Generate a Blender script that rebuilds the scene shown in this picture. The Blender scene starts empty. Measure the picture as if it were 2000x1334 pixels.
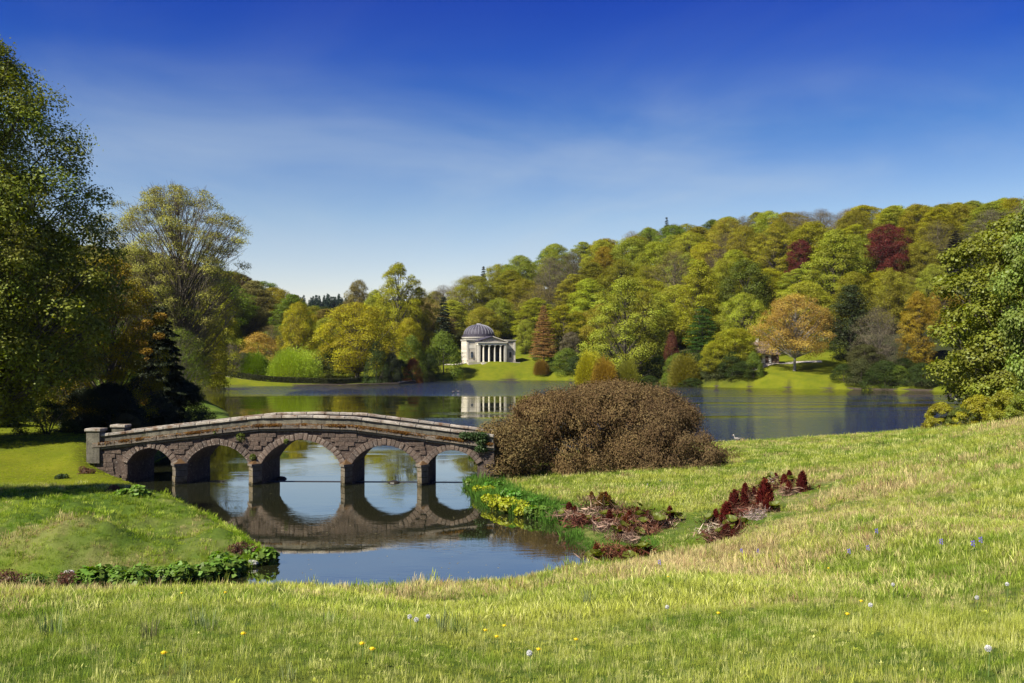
import bpy, bmesh, math, random
import numpy as np
from mathutils import Vector, Matrix

# ------------------------------------------------------------------ camera, world, sun, exposure
scene = bpy.context.scene
COL = scene.collection
F = 1944.0; CX = 1000.0; HY = 702.0; EYE = 7.45      # focal length / horizon in photo pixels, eye height over the lake

cam_d = bpy.data.cameras.new('camera'); cam = bpy.data.objects.new('camera', cam_d); COL.objects.link(cam)
cam_d.sensor_width = 36; cam_d.lens = 36 * F / 2000; cam_d.shift_y = 0.0175
cam_d.clip_start = 0.1; cam_d.clip_end = 9000
cam.location = (0, 0, EYE); cam.rotation_euler = (math.radians(90), 0, 0)
scene.camera = cam

SUN_EL = math.radians(46); SUN_AZ = math.radians(41)   # azimuth: angle from -x towards the camera (-y)
sd = Vector((-math.cos(SUN_AZ) * math.cos(SUN_EL), -math.sin(SUN_AZ) * math.cos(SUN_EL), math.sin(SUN_EL)))
sun_l = bpy.data.lights.new('sun', 'SUN'); sun_l.energy = 5.0; sun_l.angle = math.radians(0.5); sun_l.color = (1, 0.93, 0.81)
sun = bpy.data.objects.new('sun', sun_l); COL.objects.link(sun)
sun.rotation_euler = sd.to_track_quat('Z', 'Y').to_euler()

world = bpy.data.worlds.new('World'); scene.world = world; world.use_nodes = True
wn = world.node_tree; wn.nodes.clear()
def N(t, kind, **kw):
    n = t.nodes.new(kind)
    for k, v in kw.items():
        if k == 'inp':
            for a, b in v.items(): n.inputs[a].default_value = b
        else: setattr(n, k, v)
    return n
def L(t, a, b): t.links.new(a, b)
def ramp(t, pts, interp='LINEAR'):
    r = t.nodes.new('ShaderNodeValToRGB'); cr = r.color_ramp; cr.interpolation = interp
    while len(cr.elements) < len(pts): cr.elements.new(0.5)
    for e, (p, c) in zip(cr.elements, pts):
        e.position = p; e.color = (*c, 1) if len(c) == 3 else c
    return r
sky = N(wn, 'ShaderNodeTexSky', sky_type='NISHITA', sun_disc=False, sun_elevation=SUN_EL, altitude=100, air_density=1.0, dust_density=0.6, ozone_density=2.5)
sky.sun_rotation = math.atan2(sd.x, sd.y)
tc = N(wn, 'ShaderNodeTexCoord'); sep = N(wn, 'ShaderNodeSeparateXYZ'); L(wn, tc.outputs['Generated'], sep.inputs[0])
# polarised deep blue overhead, pale towards the horizon
grade = ramp(wn, [(0.0, (1.38, 1.05, 0.94)), (0.06, (1.22, 1.00, 0.92)), (0.14, (0.74, 0.77, 0.84)), (0.22, (0.235, 0.44, 0.76)), (0.29, (0.085, 0.245, 0.75)), (0.36, (0.030, 0.140, 0.72)), (1.0, (0.05, 0.16, 0.62))])
L(wn, sep.outputs['Z'], grade.inputs[0])
mul = N(wn, 'ShaderNodeMix', data_type='RGBA', blend_type='MULTIPLY'); mul.inputs[0].default_value = 1
L(wn, sky.outputs[0], mul.inputs[6]); L(wn, grade.outputs[0], mul.inputs[7])
# thin veils of high cloud
mp = N(wn, 'ShaderNodeMapping', inp={'Scale': (1.0, 1.0, 3.0), 'Rotation': (0, math.radians(-17), 0), 'Location': (0.35, 0, 0.2)}); L(wn, tc.outputs['Generated'], mp.inputs[0])
nz = N(wn, 'ShaderNodeTexNoise', inp={'Scale': 2.2, 'Detail': 8, 'Roughness': 0.52, 'Distortion': 0.5}); L(wn, mp.outputs[0], nz.inputs['Vector'])
nr = ramp(wn, [(0.38, (0, 0, 0)), (0.80, (1, 1, 1))], 'EASE'); L(wn, nz.outputs[0], nr.inputs[0])
er = ramp(wn, [(0.0, (0.15,)*3), (0.08, (0.45,)*3), (0.13, (0.85,)*3), (0.20, (0.50,)*3), (0.28, (0.13,)*3), (0.36, (0.03,)*3), (0.6, (0.03,)*3)]); L(wn, sep.outputs['Z'], er.inputs[0])
mm = N(wn, 'ShaderNodeMath', operation='MULTIPLY'); L(wn, nr.outputs[0], mm.inputs[0]); L(wn, er.outputs[0], mm.inputs[1])
cl = N(wn, 'ShaderNodeMix', data_type='RGBA', blend_type='MIX'); L(wn, mm.outputs[0], cl.inputs[0]); L(wn, mul.outputs[2], cl.inputs[6]); cl.inputs[7].default_value = (3.6, 4.3, 5.0, 1)
bg = N(wn, 'ShaderNodeBackground', inp={'Strength': 0.085}); L(wn, cl.outputs[2], bg.inputs[0])
wo = N(wn, 'ShaderNodeOutputWorld'); L(wn, bg.outputs[0], wo.inputs[0])

vs = scene.view_settings; vs.view_transform = 'Standard'; vs.look = 'None'; vs.exposure = 0.8; vs.gamma = 1; vs.use_curve_mapping = False
scene.cycles.max_bounces = 7; scene.cycles.diffuse_bounces = 3; scene.cycles.glossy_bounces = 3; scene.cycles.transmission_bounces = 4
scene.cycles.use_denoising = True; scene.cycles.caustics_reflective = False; scene.cycles.caustics_refractive = False
scene.render.film_transparent = False

rng = np.random.default_rng(11); random.seed(11)

# ------------------------------------------------------------------ small helpers
def W(px, d): return (px - CX) / F * d
def Z(py, d): return EYE - (py - HY) / F * d
def dz0(py, z=0.0): return (EYE - z) * F / (py - HY)

def tag(o, label=None, cat=None, group=None, kind=None):
    if label: o['label'] = label
    if cat: o['category'] = cat
    if group: o['group'] = group
    if kind: o['kind'] = kind
    return o
def link(name, me, parent=None, loc=None, rot=None, scale=None):
    o = bpy.data.objects.new(name, me); COL.objects.link(o)
    if parent is not None: o.parent = parent
    if loc is not None: o.location = loc
    if rot is not None: o.rotation_euler = rot
    if scale is not None: o.scale = scale
    return o
def empty(name, loc, rz=0.0):
    o = link(name, None, None, loc, (0, 0, rz)); o.empty_display_size = 0.3
    return o
def mesh_np(name, v, f, mat, var=None, smooth=False):
    """v (n,3); f (m,k) same-size polygons; var per-vertex float"""
    v = np.asarray(v, dtype=np.float32); f = np.asarray(f, dtype=np.int32)
    me = bpy.data.meshes.new(name); me.vertices.add(len(v)); me.vertices.foreach_set('co', v.ravel())
    k = f.shape[1]; me.loops.add(f.size); me.loops.foreach_set('vertex_index', f.ravel())
    me.polygons.add(len(f)); me.polygons.foreach_set('loop_start', np.arange(0, f.size, k, dtype=np.int32))
    me.polygons.foreach_set('loop_total', np.full(len(f), k, dtype=np.int32))
    if smooth: me.polygons.foreach_set('use_smooth', np.ones(len(f), dtype=bool))
    if var is not None:
        for nm, arr in (var.items() if isinstance(var, dict) else [('var', var)]):
            arr = np.asarray(arr, dtype=np.float32)
            if arr.ndim == 1:
                a = me.attributes.new(nm, 'FLOAT', 'POINT'); a.data.foreach_set('value', arr)
            else:
                a = me.attributes.new(nm, 'FLOAT_COLOR', 'POINT'); a.data.foreach_set('color', arr.ravel())
    me.update(calc_edges=True); me.validate(); me.materials.append(mat)
    return me
class MB:
    """collects simple solids into one mesh"""
    def __init__(s): s.v = []; s.f = []
    def add(s, v, f):
        o = len(s.v); s.v += [tuple(p) for p in v]; s.f += [tuple(i + o for i in q) for q in f]
    def box(s, x0, x1, y0, y1, z0, z1, j=0.0):
        v = [(x, y, z) for z in (z0, z1) for y in (y0, y1) for x in (x0, x1)]
        if j: v = [tuple(c + random.uniform(-j, j) for c in p) for p in v]
        s.add(v, [(0, 2, 3, 1), (4, 5, 7, 6), (0, 1, 5, 4), (2, 6, 7, 3), (0, 4, 6, 2), (1, 3, 7, 5)])
    def prism(s, poly, y0, y1):
        """poly in x,z ; extruded along y"""
        n = len(poly); v = [(x, y0, z) for x, z in poly] + [(x, y1, z) for x, z in poly]
        f = [tuple(range(n)), tuple(range(2*n-1, n-1, -1))] + [(i, i+n, (i+1) % n + n, (i+1) % n) for i in range(n)]
        s.add(v, f)
    def lathe(s, prof, n=24, cx=0, cy=0, a0=0, a1=2*math.pi):
        """prof list of (r,z)"""
        full = abs(a1 - a0 - 2*math.pi) < 1e-6; m = n if full else n + 1
        v = [(cx + r*math.cos(a0+(a1-a0)*i/n), cy + r*math.sin(a0+(a1-a0)*i/n), z) for r, z in prof for i in range(m)]
        f = []
        for k in range(len(prof)-1):
            for i in range(n):
                j = (i+1) % m if full else i+1
                f.append((k*m+i, k*m+j, (k+1)*m+j, (k+1)*m+i))
        s.add(v, f)
    def tube(s, pts, rad, n=6):
        pts = [Vector(p) for p in pts]; ring = []
        for i, p in enumerate(pts):
            t = (pts[min(i+1, len(pts)-1)] - pts[max(i-1, 0)]).normalized()
            a = t.orthogonal().normalized(); b = t.cross(a); r = rad[i]
            ring.append([p + (a*math.cos(q*2*math.pi/n) + b*math.sin(q*2*math.pi/n))*r for q in range(n)])
        v = [p for g in ring for p in g]
        f = [(k*n+q, k*n+(q+1) % n, (k+1)*n+(q+1) % n, (k+1)*n+q) for k in range(len(pts)-1) for q in range(n)]
        f += [tuple(range(n-1, -1, -1)), tuple((len(pts)-1)*n+q for q in range(n))]
        s.add(v, f)
    def mesh(s, name, mat, smooth=False, bevel=0.0):
        me = bpy.data.meshes.new(name); me.from_pydata(s.v, [], s.f); me.validate(); me.update()
        bm = bmesh.new(); bm.from_mesh(me); bmesh.ops.recalc_face_normals(bm, faces=bm.faces)
        if bevel: bmesh.ops.bevel(bm, geom=bm.edges[:], offset=bevel, segments=1, affect='EDGES')
        bm.to_mesh(me); bm.free()
        if smooth:
            for p in me.polygons: p.use_smooth = True
        me.materials.append(mat); return me
    def build(s, name, mat, parent=None, smooth=False, bevel=0.0, **kw):
        return link(name, s.mesh(name, mat, smooth, bevel), parent, **kw)

# ------------------------------------------------------------------ materials
def newmat(name):
    m = bpy.data.materials.new(name); m.use_nodes = True; t = m.node_tree; t.nodes.clear(); return m, t
def finish(t, sh):
    o = N(t, 'ShaderNodeOutputMaterial'); L(t, sh, o.inputs[0])
def stone_mat(name, c1, c2, c3=None, scale=1.0, bump=0.5, moss=None, rough=0.9, stain=None, mossamt=0.58, streak=False, wet=False):
    m, t = newmat(name); co = N(t, 'ShaderNodeTexCoord')
    n1 = N(t, 'ShaderNodeTexNoise', inp={'Scale': 2.2*scale, 'Detail': 9, 'Roughness': 0.65}); L(t, co.outputs['Object'], n1.inputs['Vector'])
    r1 = ramp(t, [(0.33, c1), (0.66, c2)]); L(t, n1.outputs[0], r1.inputs[0]); c = r1.outputs[0]
    if c3:
        n2 = N(t, 'ShaderNodeTexNoise', inp={'Scale': 9*scale, 'Detail': 6, 'Roughness': 0.7}); L(t, co.outputs['Object'], n2.inputs['Vector'])
        r2 = ramp(t, [(0.55, (0, 0, 0)), (0.66, (1, 1, 1))]); L(t, n2.outputs[0], r2.inputs[0])
        mx = N(t, 'ShaderNodeMix', data_type='RGBA'); L(t, r2.outputs[0], mx.inputs[0]); L(t, c, mx.inputs[6]); mx.inputs[7].default_value = (*c3, 1); c = mx.outputs[2]
    oi = N(t, 'ShaderNodeObjectInfo'); rr = ramp(t, [(0, (0.72,)*3), (1, (1.22, 1.2, 1.15))]); L(t, oi.outputs['Random'], rr.inputs[0])
    mv = N(t, 'ShaderNodeMix', data_type='RGBA', blend_type='MULTIPLY'); mv.inputs[0].default_value = 1; L(t, c, mv.inputs[6]); L(t, rr.outputs[0], mv.inputs[7]); c = mv.outputs[2]
    if stain:
        mps = N(t, 'ShaderNodeMapping', inp={'Scale': (3.0, 3.0, 0.5) if streak else (1, 1, 1)}); L(t, co.outputs['Object'], mps.inputs[0])
        n4 = N(t, 'ShaderNodeTexNoise', inp={'Scale': 1.1*scale, 'Detail': 7, 'Roughness': 0.6}); L(t, mps.outputs[0], n4.inputs['Vector'])
        r4 = ramp(t, [(0.48, (0, 0, 0)), (0.64, (1, 1, 1))]); L(t, n4.outputs[0], r4.inputs[0])
        mx = N(t, 'ShaderNodeMix', data_type='RGBA'); L(t, r4.outputs[0], mx.inputs[0]); L(t, c, mx.inputs[6]); mx.inputs[7].default_value = (*stain, 1); c = mx.outputs[2]
    if moss:
        n3 = N(t, 'ShaderNodeTexNoise', inp={'Scale': 1.4*scale, 'Detail': 8, 'Roughness': 0.7}); L(t, co.outputs['Object'], n3.inputs['Vector'])
        ge = N(t, 'ShaderNodeNewGeometry'); sx = N(t, 'ShaderNodeSeparateXYZ'); L(t, ge.outputs['Normal'], sx.inputs[0])
        ad = N(t, 'ShaderNodeMath', operation='MULTIPLY_ADD', inp={1: 0.22}); L(t, sx.outputs['Z'], ad.inputs[0]); L(t, n3.outputs[0], ad.inputs[2])
        r3 = ramp(t, [(mossamt, (0, 0, 0)), (mossamt+0.08, (1, 1, 1))]); L(t, ad.outputs[0], r3.inputs[0])
        mx = N(t, 'ShaderNodeMix', data_type='RGBA'); L(t, r3.outputs[0], mx.inputs[0]); L(t, c, mx.inputs[6]); mx.inputs[7].default_value = (*moss, 1); c = mx.outputs[2]
    if wet:
        sz = N(t, 'ShaderNodeSeparateXYZ'); L(t, co.outputs['Object'], sz.inputs[0]); ns = N(t, 'ShaderNodeTexNoise', inp={'Scale': 3.0, 'Detail': 4}); L(t, co.outputs['Object'], ns.inputs['Vector'])
        ma = N(t, 'ShaderNodeMath', operation='MULTIPLY_ADD', inp={1: 0.9}); L(t, ns.outputs[0], ma.inputs[0]); L(t, sz.outputs['Z'], ma.inputs[2])
        rw = ramp(t, [(0.50, (0.16, 0.17, 0.10)), (0.66, (0.75, 0.72, 0.55)), (0.9, (1, 1, 1))]); L(t, ma.outputs[0], rw.inputs[0])
        mx = N(t, 'ShaderNodeMix', data_type='RGBA', blend_type='MULTIPLY'); mx.inputs[0].default_value = 1; L(t, c, mx.inputs[6]); L(t, rw.outputs[0], mx.inputs[7]); c = mx.outputs[2]
    p = N(t, 'ShaderNodeBsdfPrincipled', inp={'Roughness': rough}); L(t, c, p.inputs['Base Color'])
    n5 = N(t, 'ShaderNodeTexNoise', inp={'Scale': 14*scale, 'Detail': 8, 'Roughness': 0.7}); L(t, co.outputs['Object'], n5.inputs['Vector'])
    b = N(t, 'ShaderNodeBump', inp={'Strength': bump, 'Distance': 0.05}); L(t, n5.outputs[0], b.inputs['Height']); L(t, b.outputs[0], p.inputs['Normal'])
    finish(t, p.outputs[0]); return m
def leaf_mat(name, trans=0.38, varamt=0.55, gloss=0.06, hue=0.03):
    """colour of the species comes from the object; each leaf varies through its own attribute"""
    m, t = newmat(name); oi = N(t, 'ShaderNodeObjectInfo'); at = N(t, 'ShaderNodeAttribute', attribute_name='var')
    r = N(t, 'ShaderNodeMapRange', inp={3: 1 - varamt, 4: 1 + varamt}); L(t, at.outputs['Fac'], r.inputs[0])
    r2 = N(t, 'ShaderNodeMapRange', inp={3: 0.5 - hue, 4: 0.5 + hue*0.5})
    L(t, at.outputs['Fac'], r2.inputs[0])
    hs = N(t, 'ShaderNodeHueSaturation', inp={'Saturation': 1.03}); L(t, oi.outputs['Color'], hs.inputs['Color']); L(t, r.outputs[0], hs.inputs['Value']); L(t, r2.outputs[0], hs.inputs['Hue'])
    d = N(t, 'ShaderNodeBsdfDiffuse'); L(t, hs.outputs[0], d.inputs[0])
    tr = N(t, 'ShaderNodeBsdfTranslucent'); h2 = N(t, 'ShaderNodeHueSaturation', inp={'Value': 1.25, 'Saturation': 1.15}); L(t, hs.outputs[0], h2.inputs['Color']); L(t, h2.outputs[0], tr.inputs[0])
    mx = N(t, 'ShaderNodeMixShader', inp={0: trans}); L(t, d.outputs[0], mx.inputs[1]); L(t, tr.outputs[0], mx.inputs[2]); out = mx.outputs[0]
    if gloss:
        g = N(t, 'ShaderNodeBsdfGlossy', inp={'Roughness': 0.5, 'Color': (0.7, 0.8, 0.6, 1)}); m2 = N(t, 'ShaderNodeMixShader', inp={0: gloss}); L(t, out, m2.inputs[1]); L(t, g.outputs[0], m2.inputs[2]); out = m2.outputs[0]
    finish(t, out); return m
def plain(name, c, rough=0.8, c2=None, scale=6):
    m, t = newmat(name); p = N(t, 'ShaderNodeBsdfPrincipled', inp={'Roughness': rough, 'Base Color': (*c, 1)})
    if c2:
        co = N(t, 'ShaderNodeTexCoord'); n = N(t, 'ShaderNodeTexNoise', inp={'Scale': scale, 'Detail': 6, 'Roughness': 0.65}); L(t, co.outputs['Object'], n.inputs['Vector'])
        r = ramp(t, [(0.35, c), (0.65, c2)]); L(t, n.outputs[0], r.inputs[0]); L(t, r.outputs[0], p.inputs['Base Color'])
        b = N(t, 'ShaderNodeBump', inp={'Strength': 0.4, 'Distance': 0.03}); L(t, n.outputs[0], b.inputs['Height']); L(t, b.outputs[0], p.inputs['Normal'])
    finish(t, p.outputs[0]); return m

M_LEAF = leaf_mat('foliage', gloss=0.015); M_NEAR = leaf_mat('broad_foliage', 0.38, 0.6, 0.03)
M_NEEDLE = leaf_mat('needle_foliage', 0.12, 0.6, 0.03); M_DRY = leaf_mat('twiggy_foliage', 0.2, 0.6, 0.0)
M_BARK = plain('bark', (0.055, 0.045, 0.033), 0.95, (0.13, 0.11, 0.085), 5)
M_BARKP = plain('pale_bark', (0.13, 0.12, 0.10), 0.95, (0.30, 0.28, 0.24), 3)
M_TWIG = plain('twig_bark', (0.10, 0.085, 0.06), 0.95, (0.17, 0.14, 0.10), 5)
M_STONE = stone_mat('bridge_stone', (0.050, 0.034, 0.024), (0.135, 0.090, 0.064), (0.36, 0.32, 0.26), 1.0, 0.9, moss=(0.05, 0.045, 0.014), mossamt=0.68)
M_VOUS = stone_mat('arch_stone', (0.070, 0.050, 0.038), (0.19, 0.138, 0.102), (0.40, 0.37, 0.31), 1.3, 0.8, moss=(0.07, 0.065, 0.02), mossamt=0.74)
M_PARA = stone_mat('parapet_stone', (0.085, 0.078, 0.055), (0.20, 0.185, 0.135), (0.05, 0.045, 0.03), 0.9, 0.8, moss=(0.06, 0.06, 0.02), mossamt=0.60, stain=(0.075, 0.065, 0.045), streak=True)
M_COPE = stone_mat('coping_stone', (0.26, 0.23, 0.19), (0.52, 0.48, 0.40), (0.12, 0.09, 0.05), 1.6, 0.9, stain=(0.15, 0.09, 0.05), moss=(0.10, 0.07, 0.03), mossamt=0.72)
M_CORN = stone_mat('cornice_stone', (0.10, 0.085, 0.065), (0.24, 0.20, 0.15), (0.07, 0.055, 0.04), 1.2, 0.9, moss=(0.10, 0.05, 0.012), mossamt=0.60)
M_PIER = stone_mat('pier_stone', (0.11, 0.09, 0.06), (0.24, 0.20, 0.14), (0.07, 0.055, 0.035), 1.2, 0.9, moss=(0.12, 0.10, 0.02), mossamt=0.62, wet=True)
M_TEMP = stone_mat('temple_stone', (0.40, 0.37, 0.30), (0.60, 0.56, 0.47), (0.30, 0.27, 0.21), 0.35, 0.3, stain=(0.36, 0.33, 0.27))
M_TEMPW = stone_mat('temple_pale_stone', (0.55, 0.52, 0.44), (0.68, 0.65, 0.56), None, 0.4, 0.2)
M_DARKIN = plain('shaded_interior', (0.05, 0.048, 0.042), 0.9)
M_LEAD = plain('dome_lead', (0.035, 0.032, 0.045), 0.7, (0.07, 0.062, 0.08), 0.6)
M_RIB = plain('dome_rib', (0.34, 0.34, 0.36), 0.6)
M_DOOR = plain('blue_door', (0.035, 0.06, 0.10), 0.5)
M_THATCH = plain('thatch', (0.12, 0.085, 0.06), 0.95, (0.24, 0.18, 0.13), 3)
M_WHITE = plain('white_plaster', (0.62, 0.60, 0.54), 0.9, (0.75, 0.73, 0.67), 1)
M_WOOD = plain('weathered_wood', (0.10, 0.065, 0.045), 0.8, (0.18, 0.12, 0.085), 4)
M_GLASS = plain('window_glass', (0.02, 0.025, 0.03), 0.1)
M_MOSS = leaf_mat('moss', 0.1, 0.6, 0.0)
M_ROCK = plain('pale_rock', (0.35, 0.33, 0.30), 0.9, (0.55, 0.53, 0.50), 8)
M_LOG = plain('wet_log', (0.012, 0.010, 0.008), 0.5, (0.03, 0.024, 0.018), 6)
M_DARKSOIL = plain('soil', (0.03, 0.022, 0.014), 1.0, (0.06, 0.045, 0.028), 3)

# ------------------------------------------------------------------ noise and terrain
def vnoise(x, y, s=0):
    x = np.asarray(x, float); y = np.asarray(y, float)
    xi = np.floor(x).astype(np.int64); yi = np.floor(y).astype(np.int64); fx = x - xi; fy = y - yi
    fx = fx*fx*(3-2*fx); fy = fy*fy*(3-2*fy)
    def h(a, b):
        n = (a*374761393 + b*668265263 + s*1442695041) & 0xffffffff
        n = ((n ^ (n >> 13))*1274126177) & 0xffffffff
        return ((n ^ (n >> 16)) & 0xffff)/65535.0
    return (h(xi, yi)*(1-fx)+h(xi+1, yi)*fx)*(1-fy) + (h(xi, yi+1)*(1-fx)+h(xi+1, yi+1)*fx)*fy
def fbm(x, y, o=4, s=0):
    r = 0; a = 0.5; t = 0
    for k in range(o): r = r + a*vnoise(x*2**k, y*2**k, s+k*17); t += a; a *= 0.5
    return r/t

def P0(px, py): d = dz0(py); return (W(px, d), d)
LAKE = [P0(*p) for p in [(245, 948), (262, 925), (300, 900), (345, 880), (400, 850), (452, 822), (446, 808), (432, 797), (402, 783), (365, 776), (330, 768), (300, 760), (285, 756),
    (330, 755.5), (380, 755), (600, 753.5), (700, 752), (780, 750), (812, 747.5), (818, 745), (835, 743.4), (900, 742.6), (1000, 742.4), (1110, 743), (1135, 745), (1200, 747), (1290, 751), (1370, 755),
    (1400, 756), (1480, 757.5), (1640, 760), (1700, 761.5), (1830, 764), (1960, 768), (2150, 780), (2350, 800), (2350, 830), (2150, 846), (1950, 853), (1800, 857), (1650, 860), (1500, 864), (1400, 869),
    (1250, 880), (1100, 892), (1000, 908), (955, 925), (926, 938), (917, 948), (926, 968), (958, 994), (1010, 1006), (1050, 1013), (1082, 1026), (1112, 1052), (1150, 1078), (1172, 1092), (1165, 1108), (1100, 1124), (1000, 1150),
    (850, 1168), (600, 1180), (400, 1188), (200, 1192), (0, 1196), (-400, 1200), (-420, 1165), (0, 1160), (180, 1158), (300, 1150), (440, 1130), (498, 1107), (521, 1093), (507, 1075), (460, 1043), (400, 1012), (330, 978), (280, 957)]]
LP = np.array(LAKE)
def lake_sd(x, y):
    """signed distance to the shoreline, positive on land"""
    x = np.asarray(x, float).ravel(); y = np.asarray(y, float).ravel()
    best = np.full(x.shape, 1e9); ins = np.zeros(x.shape, bool); n = len(LP)
    for i in range(n):
        ax, ay = LP[i]; bx, by = LP[(i+1) % n]; ex, ey = bx-ax, by-ay
        t = np.clip(((x-ax)*ex+(y-ay)*ey)/(ex*ex+ey*ey), 0, 1)
        best = np.minimum(best, np.hypot(x-ax-t*ex, y-ay-t*ey))
        c = ((ay > y) != (by > y)); xx = ax + (y-ay)/(ey if abs(ey) > 1e-9 else 1e-9)*ex
        ins ^= c & (x < xx)
    return np.where(ins, -best, best)
# control heights: (px, py, distance) seen in the photograph, or world ('w', x, y, z)
CT = [(600, 1334, 6.6), (600, 1250, 9.0), (600, 1195, 12.5), (600, 1168, 18), (600, 1158, 25),
      (0, 1334, 6.4), (0, 1250, 8.8), (0, 1195, 12), (0, 1172, 18), (0, 1163, 25), (300, 1200, 12), (300, 1165, 22), (-500, 1200, 12), (-500, 1163, 25),
      (1000, 950, 56.5), (1000, 900, 68), (1100, 885, 74),
      (150, 975, 43.5), (0, 972, 44), (-300, 960, 45), (300, 990, 43.5), (100, 1005, 40), (300, 1030, 38.6), (420, 1050, 38.5), (0, 1050, 36.5), (200, 1050, 36.8), (0, 1100, 34.2), (200, 1100, 34.2), (400, 1095, 35.2),
      (0, 932, 54), (130, 930, 54.5), (0, 893, 61), (110, 893, 60), (0, 853, 73), (150, 855, 71), (80, 842, 82), (-400, 865, 68), (190, 880, 60.5), (230, 890, 59), (100, 830, 95), (330, 822, 105), (400, 798, 138), (200, 800, 130)]
ctl = [(W(px, d), d, Z(py, d)) for px, py, d in CT]
_pxs = [1000, 1200, 1350, 1500, 1650, 1800, 2000, 2350]
for d, zs in [(7, [5.17, 5.18, 5.2, 5.2, 5.22, 5.25, 5.3, 5.4]), (10, [4.7, 4.7, 4.7, 4.72, 4.8, 4.87, 4.97, 5.1]), (15, [3.75, 3.83, 3.93, 4.05, 4.15, 4.3, 4.55, 4.85]), (20, [2.75, 2.93, 3.18, 3.45, 3.67, 3.92, 4.3, 4.8]),
              (27, [1.3, 1.75, 2.25, 2.7, 3.08, 3.48, 4.05, 4.7]), (34, [None, 0.4, 1.0, 1.7, 2.35, 3.0, 3.85, 4.6]), (42, [None, 0.4, 0.75, 1.2, 1.85, 2.6, 3.75, 4.6]), (52, [0.5, 0.5, 0.7, 1.05, 1.5, 2.35, 3.65, 4.6]),
              (64, [0.5, 0.55, 0.7, 0.92, 1.3, 2.15, 3.5, 4.4]), (78, [0.5, 0.5, 0.5, 0.62, 0.95, 1.9, 2.6, 4.0]), (95, [None, None, None, None, None, 0.5, 1.1, 2.5])]:
    for px, z in zip(_pxs, zs):
        if z is not None: ctl.append((W(px, d), d, z))
ctl += [(0, 0, 5.9), (-25, 0, 6.0), (25, 0, 6.4), (0, -40, 9), (60, -30, 14), (-60, -30, 9), (-45, 20, 4.2), (45, 25, 5.0), (60, 60, 5.2), (85, 90, 4), (-60, 60, 3), (-70, 100, 4), (-60, 160, 4), (-90, 230, 6), (-150, 150, 16), (130, 120, 8)]
# far side of the lake and the wooded hills
for px, py, d in [(960, 706, 384), (900, 708, 384), (1010, 708, 386), (960, 707.5, 374), (1000, 708, 376), (915, 708, 376), (955, 724, 366), (1100, 722, 370), (830, 722, 365), (500, 742, 300), (700, 738, 318), (430, 703, 325), (450, 668, 360), (600, 700, 350), (700, 690, 375),
                  (1550, 725, 270), (1540, 712, 282), (1490, 710, 282), (1640, 735, 262), (1780, 748, 256), (1200, 735, 305), (1350, 730, 290), (2000, 720, 240), (1280, 700, 330)]:
    ctl.append((W(px, d), d, Z(py, d)))
for px, d, z in [(850, 470, 22), (850, 420, 11), (950, 430, 16), (950, 480, 31), (950, 560, 36), (1100, 420, 20), (1100, 480, 42), (1100, 560, 50), (1300, 400, 28), (1300, 460, 47), (1300, 520, 58), (1300, 620, 62),
                 (1500, 340, 18), (1500, 400, 40), (1500, 460, 57), (1600, 520, 63), (1700, 320, 19), (1700, 400, 49), (1700, 450, 60), (1900, 290, 16), (1900, 350, 42), (1900, 400, 56), (2000, 430, 61), (2300, 300, 40), (2300, 400, 66), (2600, 300, 60), (1800, 600, 68), (1300, 900, 60),
                 (300, 330, 16), (300, 380, 31), (300, 430, 38), (450, 400, 21), (450, 460, 32), (450, 520, 34), (550, 450, 17), (560, 520, 24), (620, 520, 12), (620, 620, 13), (700, 500, 10), (700, 600, 12), (760, 480, 12), (780, 700, 20), (640, 900, 40), (600, 1050, 48), (700, 1100, 47),
                 (0, 330, 26), (0, 430, 50), (-400, 300, 40), (0, 600, 60), (300, 700, 50), (500, 700, 30), (1000, 800, 50)]:
    ctl.append((W(px, d), d, z))
ctl += [(x, y, 45) for x in (-1500, -500, 500, 1500) for y in (1500, 2600)] + [(-900, 300, 60), (900, 300, 70), (-400, -200, 20), (400, -200, 30), (0, -300, 22), (-1200, 900, 60), (1200, 900, 60), (-900, -300, 30), (900, -300, 40)]
CP = np.array(ctl)
def kern(r2, cc=4.0): return -np.sqrt(r2 + cc)
_n = len(CP); _r2 = (CP[:, None, 0]-CP[None, :, 0])**2 + (CP[:, None, 1]-CP[None, :, 1])**2
_A = np.zeros((_n+1, _n+1)); _A[:_n, :_n] = kern(_r2) - np.eye(_n)*0.3; _A[:_n, _n] = 1; _A[_n, :_n] = 1
_w = np.linalg.solve(_A, np.append(CP[:, 2], 0))
def rbf(x, y):
    out = np.empty(x.shape)
    for i in range(0, len(x), 20000):
        xs = x[i:i+20000, None]; ys = y[i:i+20000, None]
        out[i:i+20000] = kern((xs-CP[None, :, 0])**2 + (ys-CP[None, :, 1])**2) @ _w[:_n] + _w[_n]
    return out
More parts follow.
